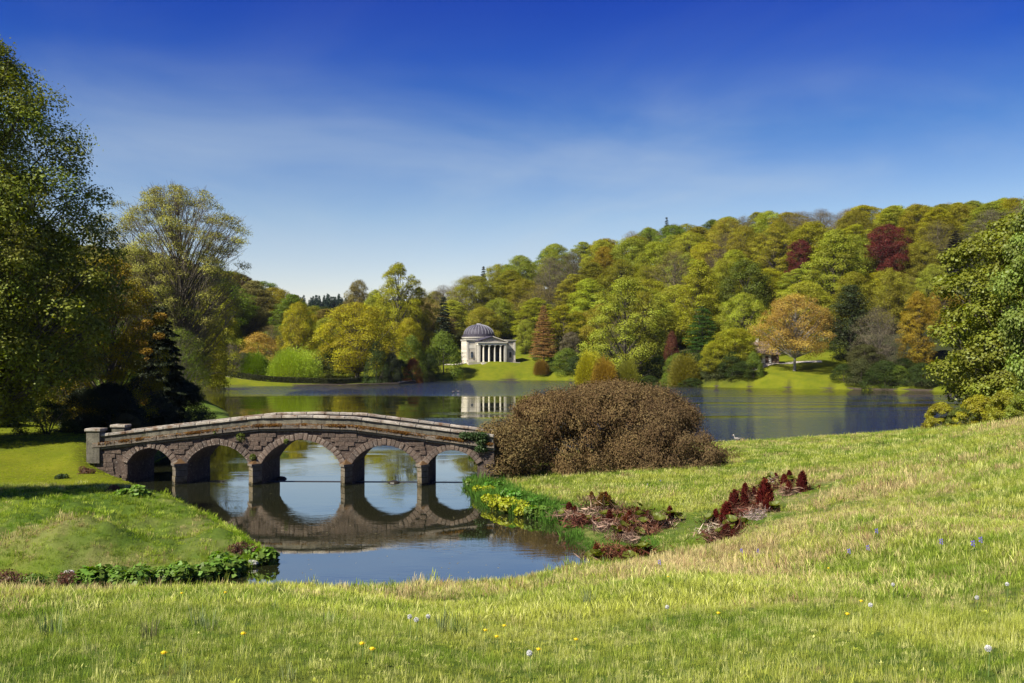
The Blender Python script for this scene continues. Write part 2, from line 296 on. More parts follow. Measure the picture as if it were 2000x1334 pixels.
def ground(x, y, detail=True):
    sh = np.shape(x); x = np.atleast_1d(np.asarray(x, float)).ravel(); y = np.atleast_1d(np.asarray(y, float)).ravel()
    z = np.maximum(rbf(x, y), 0.22); s = lake_sd(x, y)
    bs = np.where(y > 220, 0.9, np.where((x < 0) & (y < 47) & (y > 31), 0.75, 0.55))
    bank = np.maximum(s, 0)*bs + 0.0
    zl = -np.log(np.exp(-np.clip(z, 0, 60)*6) + np.exp(-np.clip(bank, 0, 60)*6))/6
    zl = np.where(z > 8, np.minimum(z, bank), zl); zl = np.maximum(zl, 0)
    z = np.where(s > 0, zl, np.maximum(s*0.35, -1.6))
    if detail:
        k = np.clip(s/1.5, 0, 1); near = np.clip((120-y)/60, 0, 1)
        z = z + k*near*(fbm(x*0.8, y*0.8, 3, 5)-0.5)*0.16
        mound = np.clip(1-np.hypot((x+19)/11, (y-38.5)/5.5), 0, 1)
        z = z + k*np.minimum(mound*2.5, 1)*(fbm(x*1.9, y*1.9, 4, 9)-0.5)*0.55
        z = z + np.clip((y-150)/200, 0, 1)*k*(fbm(x*0.05, y*0.05, 3, 2)-0.5)*1.2
    return z.reshape(sh) if sh else float(z[0])
def hit(px, py, d0=4.0, d1=420.0):
    """first point of the ground seen at that place of the photograph"""
    d = d0 * (d1/d0)**np.linspace(0, 1, 1500)
    zl = Z(py, d); g = ground(W(px, d), d); i = np.argmax(g >= zl)
    if g[i] < zl[i]: i = len(d)-1
    return float(W(px, d[i])), float(d[i]), float(max(g[i], 0.0))

rows = np.concatenate([np.linspace(-320, -20, 16), np.linspace(-16, 4, 14), 5*np.power(110/5, np.linspace(0, 1, 300)), 111*np.power(3200/111, np.linspace(0.01, 1, 150))])
us = np.sign(np.linspace(-1, 1, 441))*np.abs(np.linspace(-1, 1, 441))**1.15
def halfw(d): return 60 + 0.62*np.clip(d, 0, 1e9) + 0.25*np.clip(d-400, 0, 1e9) + np.clip(-d, 0, 400)*2
UU, DD = np.meshgrid(us, rows)
hwv = np.where(DD < 110, np.maximum(0.68*DD + 12, 12), 0.62*DD + 25)
XX = np.where(np.abs(UU) < 0.9, UU/0.9*hwv, np.sign(UU)*(hwv + ((np.abs(UU)-0.9)/0.1)**2*np.maximum(900, DD)))
gx = XX.ravel(); gy = DD.ravel(); gz = ground(gx, gy); gsd = lake_sd(gx, gy)
nr_, nc_ = XX.shape
ii = (np.arange(nr_-1)[:, None]*nc_ + np.arange(nc_-1)[None, :]).ravel()
faces = np.stack([ii, ii+1, ii+nc_+1, ii+nc_], 1)
def dryness(x, y):
    """how straw-like the grass is: a broad dry belt across the slope on the right, patches elsewhere"""
    n = fbm(x*0.22, y*0.22, 4, 21); n2 = fbm(x*0.9, y*0.9, 3, 31)
    px = x/np.maximum(y, 1)*F + CX
    belt = np.exp(-((y-(12+np.clip((px-900)/1000, 0, 1)*28))/(6+np.clip((px-900)/1000, 0, 1)*22))**2)*np.clip((px-650)/500, 0.25, 1)
    edge = np.exp(-((y-24)/6.0)**2)*0.55
    return np.clip(0.04 + (n-0.5)*1.5 + (n2-0.5)*0.9 + 0.36*np.maximum(belt, edge) - 0.12*np.clip((12-y)/4, 0, 1), 0, 1)
dry = dryness(gx, gy) * (gy < 110)
lawn = ((gx < -18) & (gy > 46) & (gy < 100)).astype(float) + ((gy > 200)).astype(float)
bare = np.clip(1 - gsd/0.5, 0, 1)*np.clip(gsd+0.8, 0, 1)
gpx = gx/np.maximum(gy, 1)*F+CX
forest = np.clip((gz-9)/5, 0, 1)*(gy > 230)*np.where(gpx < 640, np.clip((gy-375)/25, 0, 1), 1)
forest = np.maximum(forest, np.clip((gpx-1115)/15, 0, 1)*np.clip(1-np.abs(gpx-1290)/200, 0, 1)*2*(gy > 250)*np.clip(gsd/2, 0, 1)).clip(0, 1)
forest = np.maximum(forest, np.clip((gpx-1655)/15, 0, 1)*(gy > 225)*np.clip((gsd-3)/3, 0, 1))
colr = np.stack([dry, bare, np.clip(lawn, 0, 1), forest], 1)
mg, t = newmat('meadow_ground'); at = N(t, 'ShaderNodeAttribute', attribute_name='zones'); sp = N(t, 'ShaderNodeSeparateColor'); L(t, at.outputs['Color'], sp.inputs[0])
co = N(t, 'ShaderNodeTexCoord'); n1 = N(t, 'ShaderNodeTexNoise', inp={'Scale': 0.25, 'Detail': 10, 'Roughness': 0.7}); L(t, co.outputs['Object'], n1.inputs['Vector'])
r1 = ramp(t, [(0.3, (0.045, 0.085, 0.010)), (0.5, (0.085, 0.135, 0.016)), (0.72, (0.16, 0.19, 0.03))]); L(t, n1.outputs[0], r1.inputs[0])
n2 = N(t, 'ShaderNodeTexNoise', inp={'Scale': 3.0, 'Detail': 8, 'Roughness': 0.75}); L(t, co.outputs['Object'], n2.inputs['Vector'])
r2 = ramp(t, [(0.3, (0.16, 0.15, 0.05)), (0.7, (0.30, 0.25, 0.11))]); L(t, n2.outputs[0], r2.inputs[0])
mxa = N(t, 'ShaderNodeMix', data_type='RGBA'); L(t, sp.outputs[0], mxa.inputs[0]); L(t, r1.outputs[0], mxa.inputs[6]); L(t, r2.outputs[0], mxa.inputs[7])
r3 = ramp(t, [(0.3, (0.085, 0.115, 0.006)), (0.7, (0.17, 0.18, 0.010))]); L(t, n1.outputs[0], r3.inputs[0])
mxb = N(t, 'ShaderNodeMix', data_type='RGBA'); L(t, sp.outputs[2], mxb.inputs[0]); L(t, mxa.outputs[2], mxb.inputs[6]); L(t, r3.outputs[0], mxb.inputs[7])
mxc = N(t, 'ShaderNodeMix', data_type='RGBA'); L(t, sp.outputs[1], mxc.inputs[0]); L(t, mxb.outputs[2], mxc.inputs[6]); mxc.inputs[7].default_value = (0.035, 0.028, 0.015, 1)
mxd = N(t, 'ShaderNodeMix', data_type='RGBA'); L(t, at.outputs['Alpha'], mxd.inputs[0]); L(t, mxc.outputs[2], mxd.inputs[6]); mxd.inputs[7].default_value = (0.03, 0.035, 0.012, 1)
p = N(t, 'ShaderNodeBsdfPrincipled', inp={'Roughness': 1.0, 'Specular IOR Level': 0.1}); L(t, mxd.outputs[2], p.inputs['Base Color'])
b = N(t, 'ShaderNodeBump', inp={'Strength': 0.9, 'Distance': 0.12}); L(t, n2.outputs[0], b.inputs['Height']); L(t, b.outputs[0], p.inputs['Normal']); finish(t, p.outputs[0])
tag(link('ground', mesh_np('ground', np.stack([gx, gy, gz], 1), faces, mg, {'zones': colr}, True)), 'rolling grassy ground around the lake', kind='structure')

# ------------------------------------------------------------------ water
mw, t = newmat('lake_water'); co = N(t, 'ShaderNodeTexCoord'); sx = N(t, 'ShaderNodeSeparateXYZ'); L(t, co.outputs['Object'], sx.inputs[0])
def mrange(src, a, b, c=0.0, d=1.0):
    n = N(t, 'ShaderNodeMapRange', interpolation_type='SMOOTHSTEP', inp={1: a, 2: b, 3: c, 4: d}); L(t, src, n.inputs[0]); return n.outputs[0]
def mth(op, a, b=None, clamp=False):
    n = N(t, 'ShaderNodeMath', operation=op, use_clamp=clamp)
    for i, v in enumerate((a, b)):
        if v is None: continue
        if isinstance(v, (int, float)): n.inputs[i].default_value = v
        else: L(t, v, n.inputs[i])
    return n.outputs[0]
mpw = N(t, 'ShaderNodeMapping', inp={'Scale': (0.010, 0.03, 1)}); L(t, co.outputs['Object'], mpw.inputs[0])
nw = N(t, 'ShaderNodeTexNoise', inp={'Scale': 1.0, 'Detail': 4, 'Roughness': 0.55}); L(t, mpw.outputs[0], nw.inputs['Vector'])
yj = mth('ADD', sx.outputs['Y'], mth('MULTIPLY', mth('SUBTRACT', nw.outputs[0], 0.5), 60))
band = mth('MULTIPLY', mrange(yj, 190, 245), mrange(sx.outputs['X'], 40, 70, 1.0, 0.25))                           # wind-ruffled strip near the far shore
mid = mth('MULTIPLY', mrange(yj, 78, 90), mth('MULTIPLY', mrange(yj, 118, 135, 1, 0), mrange(sx.outputs['X'], -16, -6)))
right = mth('MULTIPLY', mrange(sx.outputs['X'], 12, 30), mth('MULTIPLY', mrange(yj, 190, 235, 1, 0), mrange(yj, 80, 95)))
mps = N(t, 'ShaderNodeMapping', inp={'Scale': (0.02, 0.11, 1), 'Location': (3, 1, 0)}); L(t, co.outputs['Object'], mps.inputs[0]); nst_ = N(t, 'ShaderNodeTexNoise', inp={'Scale': 1.0, 'Detail': 3}); L(t, mps.outputs[0], nst_.inputs['Vector'])
right = mth('MULTIPLY', right, mrange(nst_.outputs[0], 0.38, 0.6, 0.12, 1.0))
mask = mth('MAXIMUM', mth('MAXIMUM', band, mid), right)
mpl = N(t, 'ShaderNodeMapping', inp={'Scale': (0.30, 0.55, 1)}); L(t, co.outputs['Object'], mpl.inputs[0]); nL = N(t, 'ShaderNodeTexNoise', inp={'Scale': 1.0, 'Detail': 4, 'Roughness': 0.6}); L(t, mpl.outputs[0], nL.inputs['Vector'])
mp1 = N(t, 'ShaderNodeMapping', inp={'Scale': (1.2, 2.6, 1)}); L(t, co.outputs['Object'], mp1.inputs[0])
nA = N(t, 'ShaderNodeTexNoise', inp={'Scale': 1.3, 'Detail': 3, 'Roughness': 0.55}); L(t, mp1.outputs[0], nA.inputs['Vector'])
mp2 = N(t, 'ShaderNodeMapping', inp={'Scale': (0.5, 1.2, 1)}); L(t, co.outputs['Object'], mp2.inputs[0])
nB = N(t, 'ShaderNodeTexNoise', inp={'Scale': 0.7, 'Detail': 2}); L(t, mp2.outputs[0], nB.inputs['Vector'])
nC = N(t, 'ShaderNodeTexNoise', inp={'Scale': 0.12, 'Detail': 3}); L(t, co.outputs['Object'], nC.inputs['Vector'])
calm = mrange(nC.outputs[0], 0.42, 0.62, 0.0004, 0.006)
amp = mth('ADD', mth('MULTIPLY', mask, 0.20), calm)
hgt = mth('ADD', mth('MULTIPLY', mth('ADD', nA.outputs[0], mth('MULTIPLY', nB.outputs[0], 0.8)), amp), mth('MULTIPLY', mth('MULTIPLY', nL.outputs[0], mask), 0.35))
bw = N(t, 'ShaderNodeBump', inp={'Strength': 1.0, 'Distance': 1.0}); L(t, hgt, bw.inputs['Height'])
dfw = N(t, 'ShaderNodeBsdfDiffuse', inp={'Color': (0.022, 0.024, 0.010, 1)}); glw = N(t, 'ShaderNodeBsdfGlossy', inp={'Roughness': 0.02, 'Color': (0.98, 0.97, 0.92, 1)}); fw = N(t, 'ShaderNodeFresnel', inp={'IOR': 3.3})
L(t, bw.outputs[0], glw.inputs['Normal']); L(t, bw.outputs[0], fw.inputs['Normal']); mw_ = N(t, 'ShaderNodeMixShader'); fp_ = mth('POWER', fw.outputs[0], 0.55); L(t, fp_, mw_.inputs[0]); L(t, dfw.outputs[0], mw_.inputs[1]); L(t, glw.outputs[0], mw_.inputs[2]); finish(t, mw_.outputs[0])
wv = [(-190, 24, 0), (290, 24, 0), (290, 420, 0), (-190, 420, 0)]
tag(link('water', mesh_np('water', wv, [[0, 1, 2, 3]], mw)), 'calm dark lake water', kind='structure')

# ------------------------------------------------------------------ leaves and trees
def rnd_dirs(r, n):
    v = r.normal(size=(n, 3)); return v/np.linalg.norm(v, axis=1, keepdims=True)
def unit(v): return v/np.maximum(np.linalg.norm(v, axis=1, keepdims=True), 1e-9)
def cards(P, Nn, U, length, width, var):
    """diamond leaves: centre P, face normal Nn, long axis U"""
    U = unit(U - Nn*np.sum(U*Nn, 1, keepdims=True)); V = np.cross(Nn, U); l = length[:, None]*0.5; w = width[:, None]*0.5
    v = np.stack([P-U*l, P+V*w, P+U*l, P-V*w], 1).reshape(-1, 3)
    f = np.arange(len(P)*4).reshape(-1, 4); return v, f, np.repeat(var, 4)
def tubes(paths, mat, name):
    V = []; Fc = []; o = 0
    for pts, rad, n in paths:
        pts = np.asarray(pts, float); t_ = np.gradient(pts, axis=0); t_ = unit(t_)
        ref = np.array([0, 0, 1.0]) if abs(t_[0, 2]) < 0.9 else np.array([1.0, 0, 0])
        a = unit(np.cross(t_, ref)); b_ = np.cross(t_, a); an = np.arange(n)*2*math.pi/n
        ring = pts[:, None, :] + (a[:, None, :]*np.cos(an)[None, :, None] + b_[:, None, :]*np.sin(an)[None, :, None])*np.asarray(rad)[:, None, None]
        m = len(pts); V.append(ring.reshape(-1, 3)); k = np.arange(m-1)[:, None]*n; q = np.arange(n)[None, :]; q2 = (q+1) % n
        Fc.append(np.stack([k+q, k+q2, k+n+q2, k+n+q], 2).reshape(-1, 4)+o); o += m*n
    return mesh_np(name, np.concatenate(V), np.concatenate(Fc), mat, None, True)
def bez(a, b_, c, n=6):
    s = np.linspace(0, 1, n)[:, None]; return (1-s)**2*a + 2*s*(1-s)*b_ + s*s*c
SH = {'round': lambda t: np.sqrt(np.clip(1-(2*t-1)**2, 0, 1))**0.8*(1.0-0.12*t),
      'oak': lambda t: np.clip(np.sqrt(np.clip(1-(1.55*t-0.55)**2, 0, 1)), 0, 1),
      'tall': lambda t: np.sqrt(np.clip(1-(1.7*t-0.7)**2, 0, 1))*(1-0.3*t),
      'vase': lambda t: np.clip(0.45+0.9*t, 0, 1)*np.sqrt(np.clip(1-np.clip((t-0.62)/0.38, 0, 1)**2.6, 0, 1)),
      'dome': lambda t: np.sqrt(np.clip(1-t*t, 0, 1)), 'mound': lambda t: np.clip(1-t**2.8, 0, 1)**0.6,
      'cone': lambda t: np.clip(1.02-t, 0, 1)**0.85,
      'column': lambda t: np.clip(np.minimum(1, 0.7+0.8*t)*np.sqrt(np.clip(1-np.clip((t-0.35)/0.65, 0, 1)**2, 0, 1)), 0, 1)}
def tree_meshes(seed, H, Wd, base=0.12, shape='round', nl=60, lr=0.15, n=9000, card=0.42, leaf_w=0.6, twigs=3, hole=0.35, up=0.35, mat=None, bark=None, trunk_r=0.02,
                flat=0.72, limbs=0.5, droop=0.0, lean=0.0, twl=1.0, minr=0.25, fork=0.0, fan=False, depth=1.0, twigr=0.012):
    r = np.random.default_rng(seed); fn = SH[shape]
    t_ = (np.arange(nl)+r.random(nl))/nl; t_ = t_**0.9
    az = np.arange(nl)*2.399963 + r.normal(0, 0.35, nl); rr = fn(t_)*Wd/2; lrk = lr*Wd*(0.65+0.7*r.random(nl))*(0.7+0.5*np.clip(fn(t_), 0, 1))
    if shape in ('dome', 'mound'):
        rho = np.sqrt(r.permutation((np.arange(nl)+0.5)/nl)); pw_ = 2.3 if shape == 'dome' else 3.4
        t_ = np.clip(1-rho**pw_, 0, 1)**(0.5 if shape == 'dome' else 0.62); rr = rho*Wd/2; lrk = lr*Wd*(0.7+0.6*r.random(nl))
        skirt = r.random(nl) < 0.22; rr = np.where(skirt, Wd/2*0.97, rr); t_ = np.where(skirt, r.random(nl)*0.5, t_)
    rad = np.maximum(rr - lrk*0.75, 0)*np.maximum(r.random(nl)**0.35, minr if shape not in ('dome', 'mound') else 0.93)
    irregular = 1+0.16*np.sin(az*2+seed)+0.10*np.sin(az*3+seed*1.7+t_*6)
    C = np.stack([rad*irregular*np.cos(az)+lean*H*t_, rad*irregular*np.sin(az)*depth, H*(base+(1-base)*t_)-lrk*flat*0.8], 1)
    C[:, 2] -= droop*rad
    # leaves
    per = np.maximum((n*(lrk**2)/np.sum(lrk**2)).astype(int), 8); idx = np.repeat(np.arange(nl), per); m = len(idx)
    D = rnd_dirs(r, m); out = unit(np.stack([C[idx, 0], C[idx, 1], (C[idx, 2]-H*(base+0.35*(1-base)))*0.8], 1))
    fl = (np.sum(D*out, 1) < -0.25) & (r.random(m) < 0.75); D[fl] = -D[fl]
    lowd = (D[:, 2] < -0.35) & (r.random(m) < 0.6); D[lowd, 2] *= -0.5; D = unit(D)
    rk = lrk[idx]*(1.0 + 0.19*r.normal(size=m) - 0.35*(r.random(m) < 0.25)*r.random(m))
    P = C[idx] + D*rk[:, None]*np.array([1, 1, flat]); sc_ = 3.2/(lr*Wd)
    nz_ = np.sin(P[:, 0]*sc_+seed)+np.sin(P[:, 1]*sc_*1.1+2*seed)+np.sin(P[:, 2]*sc_*1.3+3*seed)+0.8*np.sin((P[:, 0]+P[:, 2])*sc_*2.3)
    keep = (nz_ > (-2.6+hole*3.2)) | (r.random(m) < 0.25); P = P[keep]; D = D[keep]; idx = idx[keep]; m = len(P)
    Nn = unit(D*0.8 + r.normal(size=(m, 3))*0.42 + np.array([0, 0, up])); U = unit(r.normal(size=(m, 3)) + D*0.5 + (np.array([0, 0, 0.9]) if fan else 0))
    ln = card*(0.6+0.8*r.random(m)); var = np.clip(0.5+(r.random(nl)[idx]-0.5)*0.42+(r.random(m)-0.5)*0.5, 0, 1)
    v, f, va = cards(P, Nn, U, ln, ln*leaf_w, var); crown = mesh_np('crown', v, f, mat or M_LEAF, va)
    # wood
    paths = []; tt = np.linspace(0, 1, 8)[:, None]; topz = H*(base+(1-base)*0.72); R0 = trunk_r*H
    wob = np.concatenate([np.zeros((2, 3)), r.normal(0, 0.012*H, (6, 3))*np.array([1, 1, 0])])
    axis = np.concatenate([lean*H*tt**2, 0*tt, topz*tt], 1) + np.cumsum(wob*0.5, 0)
    trad = R0*(1-0.82*tt[:, 0]); trad[0] *= 1.45
    axis[0, 2] = -0.6; paths.append((axis, trad, 8))
    sel = r.permutation(nl)[:int(nl*limbs)]
    for k in sel:
        c = C[k]; h = np.hypot(c[0], c[1]); zs = min(max(c[2]-h*0.95-0.12*H, H*base*0.55), topz*0.9); q = zs/topz*7; i0 = int(q); fr = q-i0; a = axis[i0]*(1-fr)+axis[min(i0+1, 7)]*fr
        rb = R0*0.42*(1-zs/topz*0.6); mid_ = (a+c)/2 + np.array([0, 0, h*0.10])*(1 if droop <= 0 else 1.6) + r.normal(0, 0.02*H, 3)
        pts = bez(a, mid_, c, 6); paths.append((pts, rb*np.linspace(1, 0.22, 6), 5))
        for _ in range(twigs):
            s0 = r.integers(3, 6); st = pts[s0]; e = c + rnd_dirs(r, 1)[0]*lrk[k]*twl*np.array([1, 1, 0.85]) + np.array([0, 0, lrk[k]*0.25])
            paths.append((bez(st, (st+e)/2+r.normal(0, 0.06*lrk[k], 3), e, 4), rb*0.22*np.linspace(1, 0.3, 4)+twigr*0.3, 3))
    return tubes(paths, bark or M_BARK, 'trunk'), crown
def place_tree(name, meshes, x, y, h, w, H0, W0, color, label, group=None, cat='tree', rz=0.0, wy=None, sink=0.0, z=None):
    gz_ = ground(x, y) if z is None else z
    o = empty(name, (x, y, gz_-sink), 0); tag(o, label, cat, group)
    s = (w/W0, (wy or w)/W0, h/H0)
    for nm, me in zip(('trunk', 'crown'), meshes):
        if me is None: continue
        c = link(nm, me, o, rot=(0, 0, rz), scale=(s[0], s[0], s[2]) if wy is None else s); c.color = (*color, 1)
    return o

# conifer with drooping whorls
def conifer_meshes(seed, H, Wd, base=0.04, n=9000, card=0.4, levels=26, droop=0.25, ragged=0.25, power=0.85, mat=None, dens=1.0):
    r = np.random.default_rng(seed); P = []; Dr = []; V = []; paths = [(np.array([[0, 0, -0.5], [0, 0, H*0.5], [0, 0, H*0.985]]), [H*0.016, H*0.009, 0.02], 7)]
    tot = 0; br = []
    for l in range(levels):
        t_ = (l+0.5*r.random())/levels; R = Wd/2*(1.0-t_)**power*(1-ragged*r.random())+0.03*Wd; k = 9 if t_ < 0.8 else 6
        for q in range(k):
            a = q*2*math.pi/k + l*1.3 + r.normal(0, 0.2); tj = min(max(t_+r.normal(0, 0.6/levels), 0), 0.99); br.append((H*(base+(1-base)*tj), a, R*(1-ragged*0.8*r.random()), r.random()))
    Ls = np.array([b_[2] for b_ in br]); per = np.maximum((n*Ls/Ls.sum()).astype(int), 6)
    for (z, a, R, vv), m in zip(br, per):
        s = r.random(m)**0.6; wd = R*0.22*(1.15-s)+0.02*Wd
        off = r.normal(0, 1, m)*wd; x = s*R; zz = z - droop*R*s**1.6 + 0.06*R*s + r.normal(0, 0.25, m)*wd*0.6
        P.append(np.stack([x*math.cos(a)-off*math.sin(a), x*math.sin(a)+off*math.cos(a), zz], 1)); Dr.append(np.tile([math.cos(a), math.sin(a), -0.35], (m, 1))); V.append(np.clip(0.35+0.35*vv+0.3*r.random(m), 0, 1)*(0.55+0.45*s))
        if r.random() < 0.5: paths.append((np.array([[0, 0, z], [R*0.5*math.cos(a), R*0.5*math.sin(a), z-droop*R*0.2], [R*0.95*math.cos(a), R*0.95*math.sin(a), z-droop*R*0.9]]), [H*0.004, H*0.003, 0.01], 3))
    P = np.concatenate(P); Dr = np.concatenate(Dr); V = np.concatenate(V); m = len(P); Nn = unit(r.normal(size=(m, 3))*0.6+np.array([0, 0, 0.8])+Dr*0.3); ln = card*(0.6+0.8*r.random(m))
    v, f, va = cards(P, Nn, unit(Dr+r.normal(size=(m, 3))*0.5), ln, ln*0.42, V)
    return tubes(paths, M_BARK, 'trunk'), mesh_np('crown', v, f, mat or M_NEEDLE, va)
# shrub of many upright or arching stems (willows, dogwoods, reeds)
def fibre_dome(seed, H, Wd, n=9000, ln=0.7, lw=0.10, arch=0.8, mat=None, low=0.0, shell=0.45, lump=0.15, stems=30, name='crown'):
    r = np.random.default_rng(seed); D = rnd_dirs(r, n); D[:, 2] = np.abs(D[:, 2])*(1-low)-low*0.3; D = unit(D); s = 1-shell*r.random(n)**1.6+0.05*r.normal(size=n)
    lm = 1+lump*(np.sin(D[:, 0]*5+seed)+np.sin(D[:, 1]*6+seed*2)+np.sin(D[:, 2]*7))/2
    zz_ = r.random(n)**0.75; D[:, 2] = zz_; rxy = np.sqrt(1-zz_**2.6); hv = unit(np.stack([D[:, 0], D[:, 1], 0*zz_], 1)); P = np.stack([hv[:, 0]*rxy*Wd/2, hv[:, 1]*rxy*Wd/2, zz_*H*0.95], 1)*s[:, None]*lm[:, None]; P[:, 2] = np.maximum(P[:, 2], 0.03*H*r.random(n))
    U = unit(D*np.array([1, 1, 1])+np.array([0, 0, arch])+r.normal(size=(n, 3))*0.35); Nn = unit(np.cross(U, r.normal(size=(n, 3)))); l = ln*(0.6+0.8*r.random(n))
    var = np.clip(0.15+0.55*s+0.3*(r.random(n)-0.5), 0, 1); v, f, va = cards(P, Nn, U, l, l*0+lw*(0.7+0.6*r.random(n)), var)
    paths = []
    for k in range(stems):
        d_ = rnd_dirs(r, 1)[0]; d_[2] = abs(d_[2])+0.3; e = d_*0.8*np.array([Wd/2, Wd/2, H])/np.linalg.norm(d_); a = np.array([r.normal(0, 0.04*Wd), r.normal(0, 0.04*Wd), -0.15])
        paths.append((bez(a, np.array([e[0]*0.35, e[1]*0.35, e[2]*0.6]), e, 5), np.linspace(0.012, 0.004, 5)*H, 4))
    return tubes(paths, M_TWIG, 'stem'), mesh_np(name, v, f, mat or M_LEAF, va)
def place_shrub(name, meshes, x, y, h, w, H0, W0, color, label, group=None, cat='shrub', rz=0.0, wy=None, z=None):
    gz_ = ground(x, y) if z is None else z
    o = empty(name, (x, y, gz_-0.05), 0); tag(o, label, cat, group); s = (w/W0, (wy or w)/W0, h/H0)
    for nm, me in zip(('stem', 'foliage'), meshes):
        if me is None: continue
        c = link(nm, me, o, rot=(0, 0, rz), scale=s); c.color = (*color, 1)
    return o

# prototypes (20 m tall, 16 m wide unless noted), shared by many trees
PR = {}
for i in range(4): PR['round%d' % i] = (tree_meshes(100+i, 20, 16, 0.10, 'round', 115, 0.095, 42000, 0.29, hole=0.30, trunk_r=0.017), 20, 16)
for i in range(3): PR['oak%d' % i] = (tree_meshes(120+i, 20, 18, 0.18, 'oak', 125, 0.085, 42000, 0.28, hole=0.32, trunk_r=0.022, limbs=0.75), 20, 18)
for i in range(3): PR['tall%d' % i] = (tree_meshes(140+i, 26, 15, 0.08, 'tall', 145, 0.09, 44000, 0.30, hole=0.28, limbs=0.6, trunk_r=0.014), 26, 15)
for i in range(2): PR['twiggy%d' % i] = (tree_meshes(160+i, 20, 16, 0.12, 'oak', 80, 0.12, 26000, 0.22, hole=0.4, mat=M_DRY, twigs=7, limbs=1.0, bark=M_TWIG, twl=1.15, leaf_w=0.35, fan=True, trunk_r=0.015), 20, 16)
PR['oakopen'] = (tree_meshes(181, 21, 20, 0.30, 'oak', 110, 0.085, 42000, 0.26, hole=0.38, twigs=4, limbs=1.0, trunk_r=0.016, bark=M_BARKP), 21, 20)
PR['airy'] = (tree_meshes(180, 24, 16, 0.12, 'oak', 95, 0.085, 42000, 0.27, hole=0.3, twigs=3, limbs=0.95, trunk_r=0.016), 24, 16)
PR['column'] = (tree_meshes(185, 24, 9, 0.02, 'column', 110, 0.14, 30000, 0.32, hole=0.34, mat=M_NEEDLE, leaf_w=0.4), 24, 9)
for i in range(2): PR['conifer%d' % i] = (conifer_meshes(190+i, 20, 10, n=20000, card=0.4), 20, 10)
PR['larch'] = (conifer_meshes(195, 20, 11, 0.14, 26000, 0.26, 44, 0.02, 0.25, 0.7, M_DRY), 20, 11)
PR['cedar'] = (conifer_meshes(196, 18, 16, 0.02, 30000, 0.32, 20, 0.10, 0.35, 0.42, M_LEAF), 18, 16)
PR['shrub0'] = (tree_meshes(200, 6, 8, 0.0, 'dome', 70, 0.13, 16000, 0.18, hole=0.3, trunk_r=0.02, limbs=0.3), 6, 8)
PR['shrub1'] = (tree_meshes(201, 6, 8, 0.0, 'dome', 40, 0.16, 16000, 0.18, hole=0.4, trunk_r=0.02, limbs=0.3), 6, 8)
PR['willow0'] = (fibre_dome(210, 8, 14, 28000, 0.55, 0.10, 0.35, lump=0.16), 8, 14)
PR['willow1'] = (fibre_dome(211, 8, 7, 18000, 0.5, 0.09, 0.45, low=0.35, lump=0.18), 8, 7)

G_Y = (0.285, 0.295, 0.026); G_L = (0.28, 0.312, 0.042); G_O = (0.245, 0.238, 0.028); G_M = (0.135, 0.19, 0.026); G_D = (0.045, 0.070, 0.015); G_B = (0.20, 0.175, 0.055); G_G = (0.165, 0.145, 0.085)
C_OR = (0.42, 0.305, 0.07); C_GO = (0.35, 0.325, 0.026); C_RED = (0.13, 0.030, 0.024); C_MU = (0.31, 0.235, 0.028); C_DK = (0.022, 0.030, 0.014)

